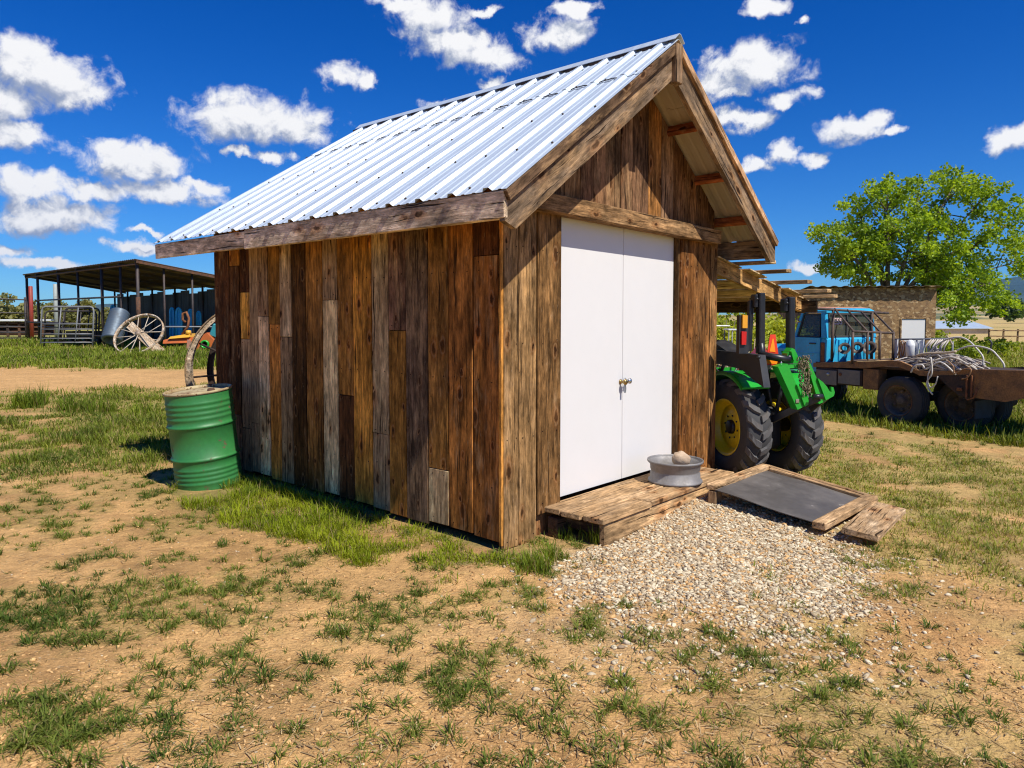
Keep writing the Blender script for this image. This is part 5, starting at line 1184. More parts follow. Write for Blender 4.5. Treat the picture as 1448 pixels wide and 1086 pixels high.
def cargo():
    rr = random.Random(8)
    # rolls of rubber between cab and frame
    for i, (px, py, y, L, r, lab) in enumerate(((1193.5, 493, YC-.40, .30, .085, 'small roll of brown rubber hose lying against the blue cab back, nearest the tall post'), (1212, 492, YC-.36, .26, .09, 'middle roll of brown rubber hose behind the pipe frame'), (1229, 492, YC-.34, .34, .105, 'fat roll of brown rubber hose furthest from the tall post'))):
        c = TB(px, py, y); m = MB(); d = Vector((.75, .55, 0)).normalized(); R = Matrix((d.orthogonal().normalized(), d.cross(d.orthogonal().normalized()), d)).transposed().to_4x4()
        M = Matrix.Translation((c.x, c.y, max(c.z, ZB+r))) @ R
        pr = [(r*.5, -.0), (r, 0)]
        for k in range(8): pr += [(r*1.0, L*k/8), (r*1.03, L*(k+.5)/8)]
        pr += [(r, L), (r*.5, L)]
        m.lathe(pr, 26, M, (.075, .056, .042, 0), loop=True); on_truck(m, 'hose_roll', HOSE, lab, 'hose roll', 'rolls of hose behind the cab')
    # heap of cut hoses and sticks on the low rear deck
    zl = TS(1330, 526).z
    m = MB(); heads = []
    def deckpt(px, py, x): p = TS(px, py, x); return p
    for k in range(90):
        x0 = rr.uniform(.08, 1.0); px0 = rr.uniform(1292, 1372); p0 = TS(px0, 528, x0); y0 = p0.y; ang = rr.uniform(-1.0, 1.0)+(math.pi if rr.random() < .5 else 0); L = rr.uniform(.25, .75); hh = rr.uniform(0, .20)*max(.15, 1-abs(px0-1330)/60)
        pts = []; kx = rr.uniform(-.3, .3)
        for q in np.linspace(-.5, .5, 8):
            pts.append((x0+math.sin(ang)*L*q*.7+kx*(q*q-.25), y0+math.cos(ang)*L*q, zl+.02+hh+.07*math.cos(q*math.pi)*rr.uniform(.4, 1)+.015*rr.random()))
        c = rr.choice([(.42, .36, .29), (.52, .46, .38), (.34, .28, .22), (.25, .20, .16), (.60, .55, .48), (.30, .22, .15)])
        m.tube(pts, rr.uniform(.009, .016), 6, c+(0,))
    # long loops springing out of the heap
    for (P, x, r, c) in (([(1313, 501), (1322, 490), (1340, 479.5), (1357, 477), (1370, 482), (1382, 494), (1390, 505), (1390, 517)], .35, .012, (.58, .54, .47)), ([(1352, 496), (1368, 490), (1385, 490), (1402, 495), (1412, 505), (1419, 514), (1420, 520)], .25, .012, (.56, .52, .44)),
                       ([(1300, 513), (1293, 505), (1308, 500), (1335, 499), (1352, 497)], .2, .016, (.55, .42, .27)), ([(1316, 505), (1318, 520), (1317, 530), (1311, 540), (1313, 550), (1319, 558)], -.06, .011, (.62, .58, .5)), ([(1326, 532), (1323, 543), (1316, 548), (1312, 540), (1313, 528), (1318, 518)], -.05, .009, (.60, .56, .48)),
                       ([(1340, 510), (1348, 518), (1350, 528), (1363, 522), (1373, 522), (1369, 533), (1360, 536)], -.03, .009, (.32, .17, .08)), ([(1398, 480), (1402, 484), (1401, 492), (1396, 500)], .5, .012, (.05, .05, .05)), ([(1338, 474), (1343, 480), (1347, 488)], .5, .010, (.45, .36, .25)), ([(1288, 527), (1293, 518), (1304, 516), (1310, 522), (1330, 512), (1352, 530)], -.01, .012, (.60, .55, .48)), ([(1330, 512), (1345, 514), (1362, 525), (1374, 530)], .05, .012, (.55, .49, .40)), ([(1294, 522), (1300, 508), (1322, 510), (1344, 505), (1367, 514), (1388, 528)], .05, .013, (.52, .46, .37))):
        pts = [TS(a, b, x) for a, b in P]; 
        # smooth
        Q = []
        for i in range(len(pts)-1):
            p0, p1, p2, p3 = pts[max(i-1, 0)], pts[i], pts[i+1], pts[min(i+2, len(pts)-1)]
            for tt in (0, .25, .5, .75): Q.append(.5*((2*p1)+(p2-p0)*tt+(2*p0-5*p1+4*p2-p3)*tt*tt+(3*p1-p0-3*p2+p3)*tt**3))
        Q.append(pts[-1]); m.tube(Q, r, 8, c+(0,))
    on_truck(m, 'hose_heap', HOSE, 'tangled heap of pale old hoses and sticks on the truck bed', 'hose heap')
    # white plastic scraps hung on a pipe rail along the far side of the bed
    x = .95; z0 = ZB-.02
    r = thing('pipe_rail', 'grey pipe rail standing along the far edge of the truck bed', 'rail', TK.W((x, TS(1300, 500, x).y, z0)), TK.a)
    oy = TS(1300, 500, x).y
    A, Bp = TS(1264, 480, x), TS(1348, 479, x); m = MB(); m.tube([(0, A.y-oy, A.z-z0), (0, Bp.y-oy, Bp.z-z0)], .014, 8); m.build('top_rail', PIPEL, r)
    for px in (1265, 1296, 1347):
        p = TS(px, 490, x); m = MB(); m.tube([(0, p.y-oy, 0), (0, p.y-oy, A.z-z0)], .014, 8); m.build('post', PIPEL, r)
    xx = x-.04
    def panel(P, mat, name, lab, cat, group):
        m = MB(); V = [TS(a, b, xx) for a, b in P]; m.prism(V, (.03, 0, 0)); on_truck(m, name, mat, lab, cat, group)
    g = 'white scraps leaning on the truck rail'
    panel([(1265, 481), (1269, 480), (1268, 506), (1262, 507)], WPLAS, 'plastic_board', 'narrow white plastic board leaning on the rail next to the pipe frame', 'board', g)
    panel([(1274, 487), (1281, 483), (1282, 510), (1272, 511)], WPLAS, 'plastic_board', 'white plastic board on the rail left of the white bucket', 'board', g)
    panel([(1293, 484), (1299, 482), (1297, 504), (1291, 508)], WPLAS, 'plastic_board', 'slim white plastic board on the rail right of the white bucket', 'board', g)
    panel([(1301, 482), (1306, 480), (1305, 500), (1300, 500)], WPLAS, 'plastic_board', 'last white plastic board before the hanging pale hoses', 'board', g)
    c = TS(1287, 498, xx-.06); m = MB(); M = Matrix.Translation((c.x, c.y, z0)); hb = TS(1287, 482, xx).z-z0; m.lathe([(0, 0), (.058, 0), (.066, hb*.75), (.070, hb*.8), (.068, hb*.84), (.045, hb*1.0), (.02, hb*1.05), (0, hb*1.05)], 28, M); on_truck(m, 'bucket', WPLAS, 'white plastic bucket standing upright on the truck deck', 'bucket')
    m = MB()
    for k in range(7):
        a = TS(1273+k*1.6, 482+rr.uniform(-1, 1), xx-.03); b = TS(1268+k*1.8, 506+rr.uniform(-3, 2), xx-.05); m.tube([a, (a+b)/2+Vector((0, rr.uniform(-.03, .03), 0)), b], .007, 6, (.35, .17, .07, 0))
    on_truck(m, 'cable_bundle', HOSE, 'bundle of rusty brown cables hanging over the truck rail', 'cables')
    m = MB()
    for k in range(9):
        a = TS(1317+k*3.2, 480, xx-.02); b = TS(1309+k*3.0, 502+rr.uniform(-2, 3), xx-.10); m.tube([a, (a+b)/2+Vector((-.05, rr.uniform(-.02, .02), .02)), b], .011, 6, (.55, .50, .43, 0) if k % 2 else (.42, .36, .30, 0))
    on_truck(m, 'hose_bundle', HOSE, 'pale hoses hung over the rail right of the white boards', 'hoses')
cargo()

# ------------------------------------------------------------------ trees and shrubs
def leaves(name, C, Rr, n, size, c0, c1, parent=None, mat=None, flat=.0, shell=.35):
    """C clump centres (m,3), Rr radii (m,); n leaves spread over them"""
    C = np.asarray(C, float); Rr = np.asarray(Rr, float); wts = Rr**2/np.sum(Rr**2)
    k = rng.choice(len(C), n, p=wts); d = rng.normal(0, 1, (n, 3)); d /= np.linalg.norm(d, axis=1)[:, None]
    r = Rr[k]*rng.uniform(shell, 1, n)**.6; P = C[k]+d*r[:, None]*np.array([1, 1, .8])
    u = rng.normal(0, 1, (n, 3)); u[:, 2] *= .8; u /= np.linalg.norm(u, axis=1)[:, None]
    w = rng.normal(0, 1, (n, 3)); w -= u*np.sum(u*w, 1)[:, None]; w /= np.linalg.norm(w, axis=1)[:, None]
    s = size*rng.uniform(.6, 1.25, n)[:, None]; nn = np.cross(u, w)
    pts = [(-.5, 0, 0), (-.2, .42, .07), (.2, .38, .07), (.55, 0, 0), (.2, -.38, .07), (-.2, -.42, .07)]
    V = np.stack([P+(u*a+w*b+nn*c)*s for a, b, c in pts], 1).reshape(-1, 3)
    b = np.arange(n)*6; Q = np.concatenate([np.stack([b, b+1, b+2, b+3], 1), np.stack([b, b+3, b+4, b+5], 1)])
    cl = rng.uniform(0, 1, len(C))[k]; kk = np.clip(cl*.55+rng.uniform(0, .6, n), 0, 1)[:, None]; col = np.array(c0)*(1-kk)+np.array(c1)*kk
    return npmesh(name, V, [Q], mat or LEAF, np.repeat(col, 6, 0), parent)
def limb(m, p, d, L, r, lvl, tips, rr, spread=.6, up=.25):
    pts = [p]; rs = [r]; n = 5; q = p.copy(); dd = d.copy()
    for i in range(n):
        dd = (dd+Vector((rr.uniform(-.18, .18), rr.uniform(-.18, .18), rr.uniform(-.05, .15)*up*2))).normalized(); q = q+dd*L/n; pts.append(q.copy()); rs.append(r*(1-.5*(i+1)/n))
    m.tube(pts, rs, 7 if lvl < 2 else 5)
    if lvl >= 2: tips.append((pts[3], L*.5)); tips.append((pts[-1], L*.55))
    if lvl >= 4: return
    k = 3 if lvl < 3 else 2
    for j in range(k):
        a = rr.uniform(0, 6.28); ax = dd.orthogonal().normalized(); ax.rotate(Matrix.Rotation(a, 3, dd)); nd = (dd+ax*rr.uniform(.4, 1.0)*spread+Vector((0, 0, up*.4))).normalized()
        i0 = rr.choice([3, 4, 5]); limb(m, pts[i0], nd, L*rr.uniform(.62, .82), rs[i0]*.72, lvl+1, tips, rr, spread, up)
def cottonwood():
    p = at(1256, 470, 31.0); base = Vector((p.x, 31, 0)); t = thing('cottonwood_tree', 'big light green cottonwood tree behind the strand board shed', 'tree', base)
    rr = random.Random(21); m = MB(); tips = []
    m.tube([(0, 0, -.1), (.03, 0, .8), (.0, .05, 1.5)], [.26, .21, .19], 12)
    def to(px, py, dy=0): q = at(px, py, 31+dy); return q-base
    targets = [(1180, 330, -.5), (1215, 300, .8), (1255, 275, 0), (1300, 270, 1), (1350, 262, -.5), (1385, 285, .5), (1430, 315, 0), (1440, 370, 1), (1400, 400, -1), (1330, 360, -1.2), (1230, 350, 1.2), (1290, 330, -1), (1350, 410, .6), (1185, 365, 1)]
    starts = {}
    for i, (px, py, dy) in enumerate(targets):
        tg = to(px, py, dy); s = Vector((rr.uniform(-.1, .1), 0, rr.uniform(1.2, 1.6))); mid = s+(tg-s)*.45+Vector((rr.uniform(-.2, .2), rr.uniform(-.2, .2), .35*(1 if tg.z > 3 else -.2)))
        pts = [s, s+(mid-s)*.5+Vector((0, 0, .15)), mid, mid+(tg-mid)*.5+Vector((rr.uniform(-.15, .15), 0, .1)), tg]; r0 = .11 if tg.z > 4 else .085
        m.tube(pts, [r0, r0*.8, r0*.6, r0*.4, r0*.2], 8); tips.append((tg, 1.0)); tips.append((pts[3], .8))
        for j in range(8):
            q = pts[2]+(pts[4]-pts[2])*rr.uniform(.0, 1); d = Vector((rr.uniform(-1, 1), rr.uniform(-.8, .8), rr.uniform(-.3, .9))).normalized(); L = rr.uniform(.7, 1.3); e = q+d*L; m.tube([q, q+d*L*.5+Vector((0, 0, .06)), e], [r0*.3, r0*.2, r0*.08], 5); tips.append((e, rr.uniform(.45, .8)))
            if rr.random() < .6:
                d2 = (d+Vector((rr.uniform(-.8, .8), rr.uniform(-.8, .8), rr.uniform(-.4, .6)))).normalized(); e2 = q+d*L*.6+d2*rr.uniform(.5, .9); m.tube([q+d*L*.6, e2], [r0*.15, r0*.06], 4); tips.append((e2, rr.uniform(.35, .65)))
    m.build('trunk', BARK, t)
    # outline clumps read off the crown's shape
    for (px, py, r) in ((1165, 325, .35), (1172, 350, .4), (1195, 292, .35), (1200, 385, .5), (1215, 400, .45), (1250, 262, .4), (1262, 252, .3), (1290, 258, .45), (1322, 250, .5), (1345, 243, .45), (1352, 262, .6), (1375, 270, .5), (1397, 268, .4), (1415, 290, .5), (1432, 285, .35), (1445, 300, .45), (1440, 340, .6), (1448, 380, .7), (1425, 420, .6), (1395, 430, .55), (1360, 440, .45), (1335, 425, .5), (1330, 395, .6), (1300, 385, .5), (1270, 370, .4), (1240, 380, .4), (1470, 350, .8), (1480, 400, .8), (1475, 300, .6), (1410, 440, .35), (1440, 430, .35), (1345, 445, .3)):
        for k in range(3): tips.append((to(px+rr.uniform(-9, 9), py+rr.uniform(-4, 4), rr.uniform(-1.3, 1.3)), r))
    C = [tuple(a) for a, b in tips]; R = [b*.74 for a, b in tips]
    leaves('crown', C, R, 34000, .12, (.11, .21, .013), (.42, .55, .045), t, shell=.1)
cottonwood()
def shrub(px, py0, Y, w, hgt, name, label, cat, n, size, c0, c1, group=None, stems=3, zb=0.0):
    p = at(px, py0, Y); t = thing(name, label, cat, (p.x, Y, zb), 0, group); rr = random.Random(int(px*7+Y)); m = MB(); C = []; R = []
    for k in range(stems):
        a = rr.uniform(-1, 1)*w*.25; m.tube([(a*.4, 0, -.05), (a*.7, rr.uniform(-.1, .1), hgt*.35), (a, 0, hgt*.7)], [.03+.02*hgt, .02+.01*hgt, .01], 6)
    nc = max(7, int(9*w/hgt)+6)
    for k in range(nc):
        u = rr.uniform(-1, 1); f = rr.uniform(.12, 1.0)**.8; top = hgt*(1-.45*u*u)*rr.uniform(.75, 1.05)
        C.append((u*w*.5, rr.uniform(-.35, .35)*min(w, 2.5), top*f*.86)); R.append(rr.uniform(.18, .32)*min(w, hgt))
    m.build('stem' if cat != 'tree' else 'trunk', BARK, t); leaves('foliage' if cat != 'tree' else 'crown', C, R, n, size, c0, c1, t, shell=.25)
YG0, YG1 = (.20, .25, .015), (.52, .55, .06)
g1 = 'yellow green bushes beyond the tractor'
shrub(1018, 470, 24, 2.6, 2.05, 'shrub', 'yellow green bush beside the shed wall, behind the leaning white pipes', 'bush', 3000, .11, YG0, YG1, g1)
shrub(1062, 470, 25, 2.4, 2.15, 'shrub', 'yellow green bush seen behind the tail lamp of the tractor', 'bush', 2600, .11, YG0, YG1, g1)
shrub(1104, 470, 24, 2.2, 2.05, 'shrub', 'yellow green bush seen between the roll bar posts', 'bush', 2400, .11, YG0, YG1, g1)
g2 = 'low bushes beside the far barn'
for i, (px, Y, w, hh, lab) in enumerate(((1342, 27, 2.2, 1.0, 'leafy green bush just right of the strand board shed'), (1372, 29, 2.4, .85, 'leafy green bush in the middle of the row under the tree'), (1398, 32, 2.2, .65, 'low green bush at the right end of the row'), (1325, 24, 1.6, .9, 'small yellowish bush in front of the row by the strand board shed'))):
    shrub(px, 480, Y, w, hh, 'shrub', lab, 'bush', 1900, .10, (.12, .19, .015), (.36, .42, .05), g2)
g3 = 'olive trees on the left skyline'
for i, (px, Y, w, top, lab) in enumerate(((-20, 75, 5, 424, 'olive tree at the very left edge of the yard'), (8, 70, 5, 412, 'tallest olive tree at the left, above the pipe fence'), (33, 80, 4.5, 419, 'rounded olive tree beside the red post'), (62, 78, 5, 418, 'dusty olive tree between the red and pale posts'), (88, 85, 5.5, 423, 'broad olive tree behind the shelter rails'), (112, 82, 4.5, 424, 'olive tree behind the gate panels'), (136, 95, 5, 428, 'small far olive tree at the end of the row'))):
    hgt = 1.6+(445-top)/F*Y; shrub(px, 445, Y, w*1.25, hgt, 'olive_tree', lab, 'tree', 4200, .30, (.13, .14, .045), (.36, .34, .13), g3, 2)
shrub(1010, 490, 20, 1.8, .9, 'shrub', 'pale dry bush at the foot of the yellow green bushes', 'bush', 900, .07, (.28, .22, .10), (.42, .35, .19))
def deadwood():
    # white pipes and dry sticks leaning in front of the bushes
    rr = random.Random(3); p = at(1017, 490, 18); m = MB()
    for k in range(46):
        a = Vector((rr.uniform(-.4, 1.5), rr.uniform(-.5, .5), rr.uniform(0, .25))); d = Vector((rr.uniform(-1, 1), rr.uniform(-.5, .5), rr.uniform(.1, .9))).normalized(); L = rr.uniform(.3, .9); c = rr.choice([(.50, .40, .26), (.38, .27, .17), (.60, .50, .35), (.42, .25, .17)])
        m.tube([a, a+d*L*.5+Vector((0, 0, .04)), a+d*L], [.02, .017, .009], 5, c+(0,))
    m.tube([(-.35, 0, 1.25), (-.1, 0, 1.33), (.25, 0, 1.33)], .02, 6, (.7, .68, .62, 0)); m.tube([(-.2, 0, 1.0), (.05, .05, .6), (.25, 0, .2)], .03, 6, (.62, .52, .36, 0))
    o = m.build('brush_pile', HOSE); o.location = (p.x, 18, 0); tag(o, 'pile of dry pale branches behind the tractor fender', 'brush pile')
    t = thing('white_table', 'small white table standing behind the tractor fender', 'table', (at(1033, 470, 17).x, 17, 0)); z = at(1033, 466, 17).z
    m = MB(); m.box((0, 0, z), (.22, .4, .03), None, .005); m.build('table_top', WPLAS, t)
    for x in (-.09, .09):
        for y in (-.17, .17):
            m = MB(); m.tube([(x, y, 0), (x, y, z-.015)], .012, 6); m.build('leg', PIPEL, t)
    # red and pink machine bodies parked further back
    q = at(1066, 492, 15.5); m = MB(); m.prism([(-.28, -.2, .0), (.30, -.2, 0), (.30, -.2, .70), (.16, -.2, .93), (.0, -.2, .72), (-.28, -.2, .62)], (0, .5, 0)); o = m.build('red_tank', REDL2); o.location = (q.x, 15.5, 0); tag(o, 'small red tank half hidden behind the roll bar', 'tank')
REDL2 = mat_paint('red_tank_paint', (.55, .03, .02), .4, .5, (.5, .28, .22), sc=4)
deadwood()

# ------------------------------------------------------------------ strand board shed, barn, fence on the right
def osb_shed():
    Y = 24.0; a, b = at(1146, 407, Y), at(1322, 404, Y); w = b.x-a.x; t = thing('strand_board_shed', 'brown strand board shed with a white door behind the blue truck', 'shed', ((a.x+b.x)/2, Y, -.25), rad(-3)); h0, h1 = a.z+.25, b.z+.25
    d0, d1 = (at(1273, 480, Y).x-(a.x+b.x)/2), (at(1306.5, 480, Y).x-(a.x+b.x)/2); zt = at(1290, 451, Y).z+.25
    m = MB(); x0, x1 = -w/2, w/2
    for (p, q, z0, z1) in ((x0, d0, 0, h0), (d1, x1, 0, h1), (d0, d1, zt, h0)): m.prism([(p, 0, z0), (q, 0, z0), (q, 0, z1), (p, 0, z1)], (0, .05, 0))
    m.prism([(x0, .05, 0), (x0, 3.2, 0), (x0, 3.2, h0-.35), (x0, .05, h0)], (.05, 0, 0)); m.prism([(x1-.05, .05, 0), (x1-.05, 3.2, 0), (x1-.05, 3.2, h1-.35), (x1-.05, .05, h1)], (.05, 0, 0)); m.prism([(x0, 3.2, 0), (x1, 3.2, 0), (x1, 3.2, h0-.36), (x0, 3.2, h0-.36)], (0, .05, 0)); m.build('wall', OSB, t)
    m = MB(); n = 46; V = []; 
    for i in range(n+1):
        x = x0-.06+(w+.12)*i/n; zz = .018*(1 if i % 4 < 2 else -1)
        V += [(x, -.25, h0+.045+zz), (x, 3.4, h0-.33+zz), (x, -.25, h0+.035+zz), (x, 3.4, h0-.34+zz)]
    fs = []
    for i in range(n):
        a_, b_ = i*4, i*4+4; fs += [(a_, b_, b_+1, a_+1), (a_+2, a_+3, b_+3, b_+2), (a_, a_+2, b_+2, b_)]
    m.add(V, fs); m.build('roof', BTIN, t)
    m = MB(); m.box(((d0+d1)/2, .03, zt/2), (d1-d0-.02, .05, zt-.02), None, .004); d = m.build('door', WHITE, t); m = MB(); m.lathe([(0, 0), (.03, .0), (.03, .05), (0, .055)], 12, Matrix.Translation((d0+.10, 0, zt*.5)) @ Matrix.Rotation(rad(90), 4, 'X')); m.build('door_knob', BLACKP, d)
    m = MB(); m.box((d0-.02, -.008, zt/2), (.05, .03, zt+.05), None, .003); m.box((d1+.02, -.008, zt/2), (.05, .03, zt+.05), None, .003); m.box(((d0+d1)/2, -.008, zt+.03), (d1-d0, .03, .05), None, .003); m.build('door_frame', OSB, t)
osb_shed()
def barn():
    Y = 115.0; a, b = at(1300, 476, Y), at(1405, 476, Y); t = thing('long_barn', 'long low pale barn with a bluish tin roof beyond the big tree', 'barn', (a.x, Y, 0), rad(6)); w = (b.x-a.x); e = at(1350, 464, Y).z; r = at(1350, 455.5, Y+5).z
    m = MB(); m.box((w/2, 0, e-.45), (w, .2, .9), None, .01); m.prism([(w-.2, 0, -.4), (w-.2, 9, -.4), (w-.2, 9, e), (w-.2, 4.5, r), (w-.2, 0, e)], (.2, 0, 0)); m.box((w/2, 9, e/2), (w, .2, e), None, .01); m.prism([(0, 0, -.4), (0, 9, -.4), (0, 9, e), (0, 4.5, r), (0, 0, e)], (.2, 0, 0)); m.build('wall', BARNW, t)
    for k in range(7):
        m = MB(); m.box((w*k/6.0*.985+.1, .1, (e-.9)/2-.2), (.25, .25, e-.5), None, .01); m.build('post', BARNW, t)
    for s in (0, 1):
        y0, y1 = (-.6, 4.5) if not s else (9.6, 4.5); m = MB(); m.prism([(-.4, y0, e-.1), (w+.4, y0, e-.1), (w+.4, y1, r+.12), (-.4, y1, r+.12)], (0, 0, .1)); m.build('roof', BARNR, t)
barn()
def field_fence():
    # one wire and rail fence across the golden field
    Y = 58.0; t = thing('field_fence', 'weathered post and rail fence across the golden field at right', 'fence', (at(1380, 480, Y).x, Y, ghs(at(1380, 480, Y).x, Y))); ox = at(1380, 480, Y).x
    X0, X1 = at(1398, 480, Y).x-ox, at(1520, 480, Y).x-ox
    n = 6
    for i in range(n+1):
        x = X0+(X1-X0)*i/n; m = MB(); m.beam((x, 0, -.05), (x+.03, 0, 1.0), .11, .11, (0, 1, 0), .01, (.10, .075, .05, .3)); m.build('post', WOODS, t)
    for z in (.45, .9):
        m = MB(); m.beam((X0, -.08, z), (X1, -.08, z-.05), .04, .10, (0, 0, 1), .008, (.16, .12, .08, .4)); m.build('rail', WOODS, t)
field_fence()
def hills():
    # bare foothills and a far forested mountain ridge, right; a low blue ridge, left
    def ridge(name, label, Y0, depth, prof, col0, col1, seed, n=120, m=24):
        xs = np.linspace(prof[0][0], prof[-1][0], n); hx = np.interp(xs, [p[0] for p in prof], [p[1] for p in prof]); V = []; C = []
        for j in range(m):
            f = j/(m-1); s = math.sin(min(1, f*1.25)*math.pi/2)
            y = Y0+depth*f; z = hx*s*(.8+.4*fbm(xs/(depth*.35)+3, np.full(n, f*3.0), seed, 4))+(-3 if j == 0 else 0)
            V.append(np.stack([xs, np.full(n, y), z], 1)); k = fbm(xs/(depth*.12), np.full(n, f*7.0), seed+3, 4)[:, None]; k = sstep(.4, .6, k); C.append(np.array(col0)*(1-k)+np.array(col1)*k)
        V = np.concatenate(V); C = np.concatenate(C); i = np.arange(n*m).reshape(m, n); Q = np.stack([i[:-1, :-1], i[:-1, 1:], i[1:, 1:], i[1:, :-1]], -1).reshape(-1, 4); o = npmesh(name, V, [Q], HILL, C, smooth=True); tag(o, label, 'hills', kind='structure')
    X = lambda px, Y: (px-CX)/F*Y
    Z = lambda py, Y: H+(445.2-py)/F*Y
    ridge('hills', 'golden rolling foothills with scattered dark scrub at the right', 700, 900, [(X(1150, 1000), 0), (X(1300, 1000), 4), (X(1420, 1200), 18), (X(1470, 1200), 10), (X(1560, 1200), 22), (X(1800, 1200), 6)], (.42, .31, .13), (.14, .15, .05), 5)
    ridge('mountains', 'far blue forested mountain ridge at the right', 5200, 3200, [(X(1200, 6000), 60), (X(1330, 6500), 330), (X(1400, 7000), 240), (X(1450, 7000), 330), (X(1600, 7000), 420), (X(1800, 7000), 250)], (.035, .06, .035), (.06, .085, .05), 6)
    ridge('mountains', 'low far blue ridge at the left', 5200, 2200, [(X(-250, 6000), 20), (X(60, 6500), 60), (X(145, 6500), 95), (X(200, 6500), 90), (X(330, 6500), 40), (X(600, 6500), 30)], (.035, .06, .035), (.06, .085, .05), 8)
    g = 'dark trees on the far field'
    for (px, Y, w, hh, lab) in ((1416, 230, 9, 6.2, 'square dark green tree clump beside the barn gable'), (1440, 330, 14, 9.5, 'dark tree clump on the far slope at the right edge'), (1462, 340, 14, 10, 'dark tree clump on the far slope beyond the right edge')):
        shrub(px, 460, Y, w, hh, 'field_tree', lab, 'tree', 900, 1.0, (.03, .06, .012), (.07, .12, .02), g, 1)
hills()

# ------------------------------------------------------------------ left: open pole shelter, pens, junk
PS = Frame((-16.85, 33.0), math.atan2(.73, .68))       # x away to the right (depth), y away to the left along the open high side
def shelter():
    t = thing('pole_shelter', 'long open pole shelter with a rusty tin roof and dark tin back wall', 'shelter', PS.o, PS.a); h = PS.hit
    Lh, D = 17.8, 5.8; za = at(193, 371, 33).z-.05; sl = .155
    def rz(x): return za-sl*x
    # corrugated roof sheet
    n = 150; V = []
    for i in range(n+1):
        y = -.25+(Lh+.5)*i/n; d = .02*(1 if i % 2 else -1)
        V += [(-.15, y, rz(-.15)+.16+d), (D, y, rz(D)+.16+d), (-.15, y, rz(-.15)+.145+d), (D, y, rz(D)+.145+d)]
    fs = []
    for i in range(n):
        a, b = i*4, i*4+4; fs += [(a, a+1, b+1, b), (a+2, b+2, b+3, a+3), (a, b, b+2, a+2), (a+1, a+3, b+3, b+1)]
    m = MB(); m.add(V, fs); m.build('roof', BTIN, t)
    ys = [0, 2.07, 4.6, 8.2, 11.5, 15.5, 17.8]
    for y in ys:
        m = MB(); m.tube([(0, y, -.1), (0, y, rz(0)+.02)], .075 if y not in (2.07, 8.2) else .06, 8); m.build('post', PIPEB2, t)
        m = MB(); m.tube([(D-.8, y, -.1), (D-.8, y, rz(D-.8)+.02)], .06, 8); m.build('post', PIPEB2, t)
        m = MB(); m.beam((-.1, y, rz(-.1)+.06), (D-.1, y, rz(D-.1)+.06), .07, .13, (0, 0, 1), .01); m.build('rafter', PIPE, t)
    for x in (1.15, 2.45, 3.8, 5.0):
        m = MB(); m.tube([(x, 0, -.1), (x, 0, rz(x)+.02)], .05, 8); m.build('post', PIPEB2, t)
    for x in (-.1, .9, 2.1, 3.3, 4.5, 5.6):
        m = MB(); m.beam((x, -.2, rz(x)+.125), (x, Lh+.2, rz(x)+.125), .05, .05, (0, 0, 1), .005); m.build('purlin', RUSTD if x > 0 else RUST, t)
    # edge beams
    m = MB(); m.tube([(-.02, -.1, rz(0)-.02), (-.02, Lh+.1, rz(0)-.02)], .055, 8); m.build('edge_beam', RUST, t)
    m = MB(); m.beam((-.12, -.22, rz(-.12)+.06), (D, -.22, rz(D)+.06), .04, .14, (0, 0, 1), .005); m.build('edge_beam', RUST, t)
    # dark tin back wall, its top stopping short of the roof, some sheets missing at the left
    y = -.2; i = 0
    while y < 17.2:
        w = 1.15; zt = rz(D-.7)-.14-.09*((i*7) % 3); k = 10; V = []
        for j in range(k+1):
            yy = y+w*j/k; dx = .02*(1 if j % 2 else -1); V += [(D-.7+dx, yy, -.1), (D-.7+dx, yy, zt), (D-.69+dx, yy, -.1), (D-.69+dx, yy, zt)]
        fs = []
        for j in range(k):
            a, b = j*4, j*4+4; fs += [(a, a+1, b+1, b), (a+2, b+2, b+3, a+3), (a+1, a+3, b+3, b+1)]
        if y < 17.5:
            m = MB(); m.add(V, fs); m.build('wall_sheet', DARKTIN, t)
        y += w-.04; i += 1
    # rails along the open side
    for z, y0, y1, r in ((2.45, 2.0, 15.6, .05), (1.15, 8.2, 17.8, .05), (.55, 2.0, 8.3, .035), (.9, 8.2, 15.5, .035)):
        m = MB(); m.tube([(-.05, y0, z), (-.05, y1, z)], r, 6); m.build('rail', PIPE, t)
    m = MB(); m.tube([(1.15, -.03, 1.05), (4.9, -.03, 1.0)], .04, 6); m.build('rail', PIPEL, t)
    m = MB(); m.tube([(0, 0, 1.0), (0, 0, 2.4)], .10, 8); m.build('post_sleeve', RUST, t)
PIPEB2 = mat_rust('brown_black_pipe', (.07, .045, .035), (.025, .022, .022), .6, 3)
shelter()
def pen_panel(name, label, Y, px0, px1, rows, r, mat, cat='fence', group=None, leg=True, skew=0.0):
    """pipe panel between two photo columns at depth Y (rows = photo y of rails at px0, px1)"""
    a, b = at(px0, 480, Y), at(px1, 480, Y+skew); t = thing(name, label, cat, (a.x, Y, 0), 0, group)
    for i, (y0, y1) in enumerate(rows):
        p, q = at(px0, y0, Y), at(px1, y1, Y+skew); m = MB(); m.tube([(0, 0, p.z), (q.x-a.x, skew, q.z)], r, 6); m.build('rail', mat, t)
    zt = max(at(px0, rows[0][0], Y).z, at(px1, rows[0][1], Y+skew).z)
    for f in (0, .5, 1):
        m = MB(); m.tube([((b.x-a.x)*f, skew*f, -.05), ((b.x-a.x)*f, skew*f, zt)], r*1.15, 6); m.build('post', mat, t)
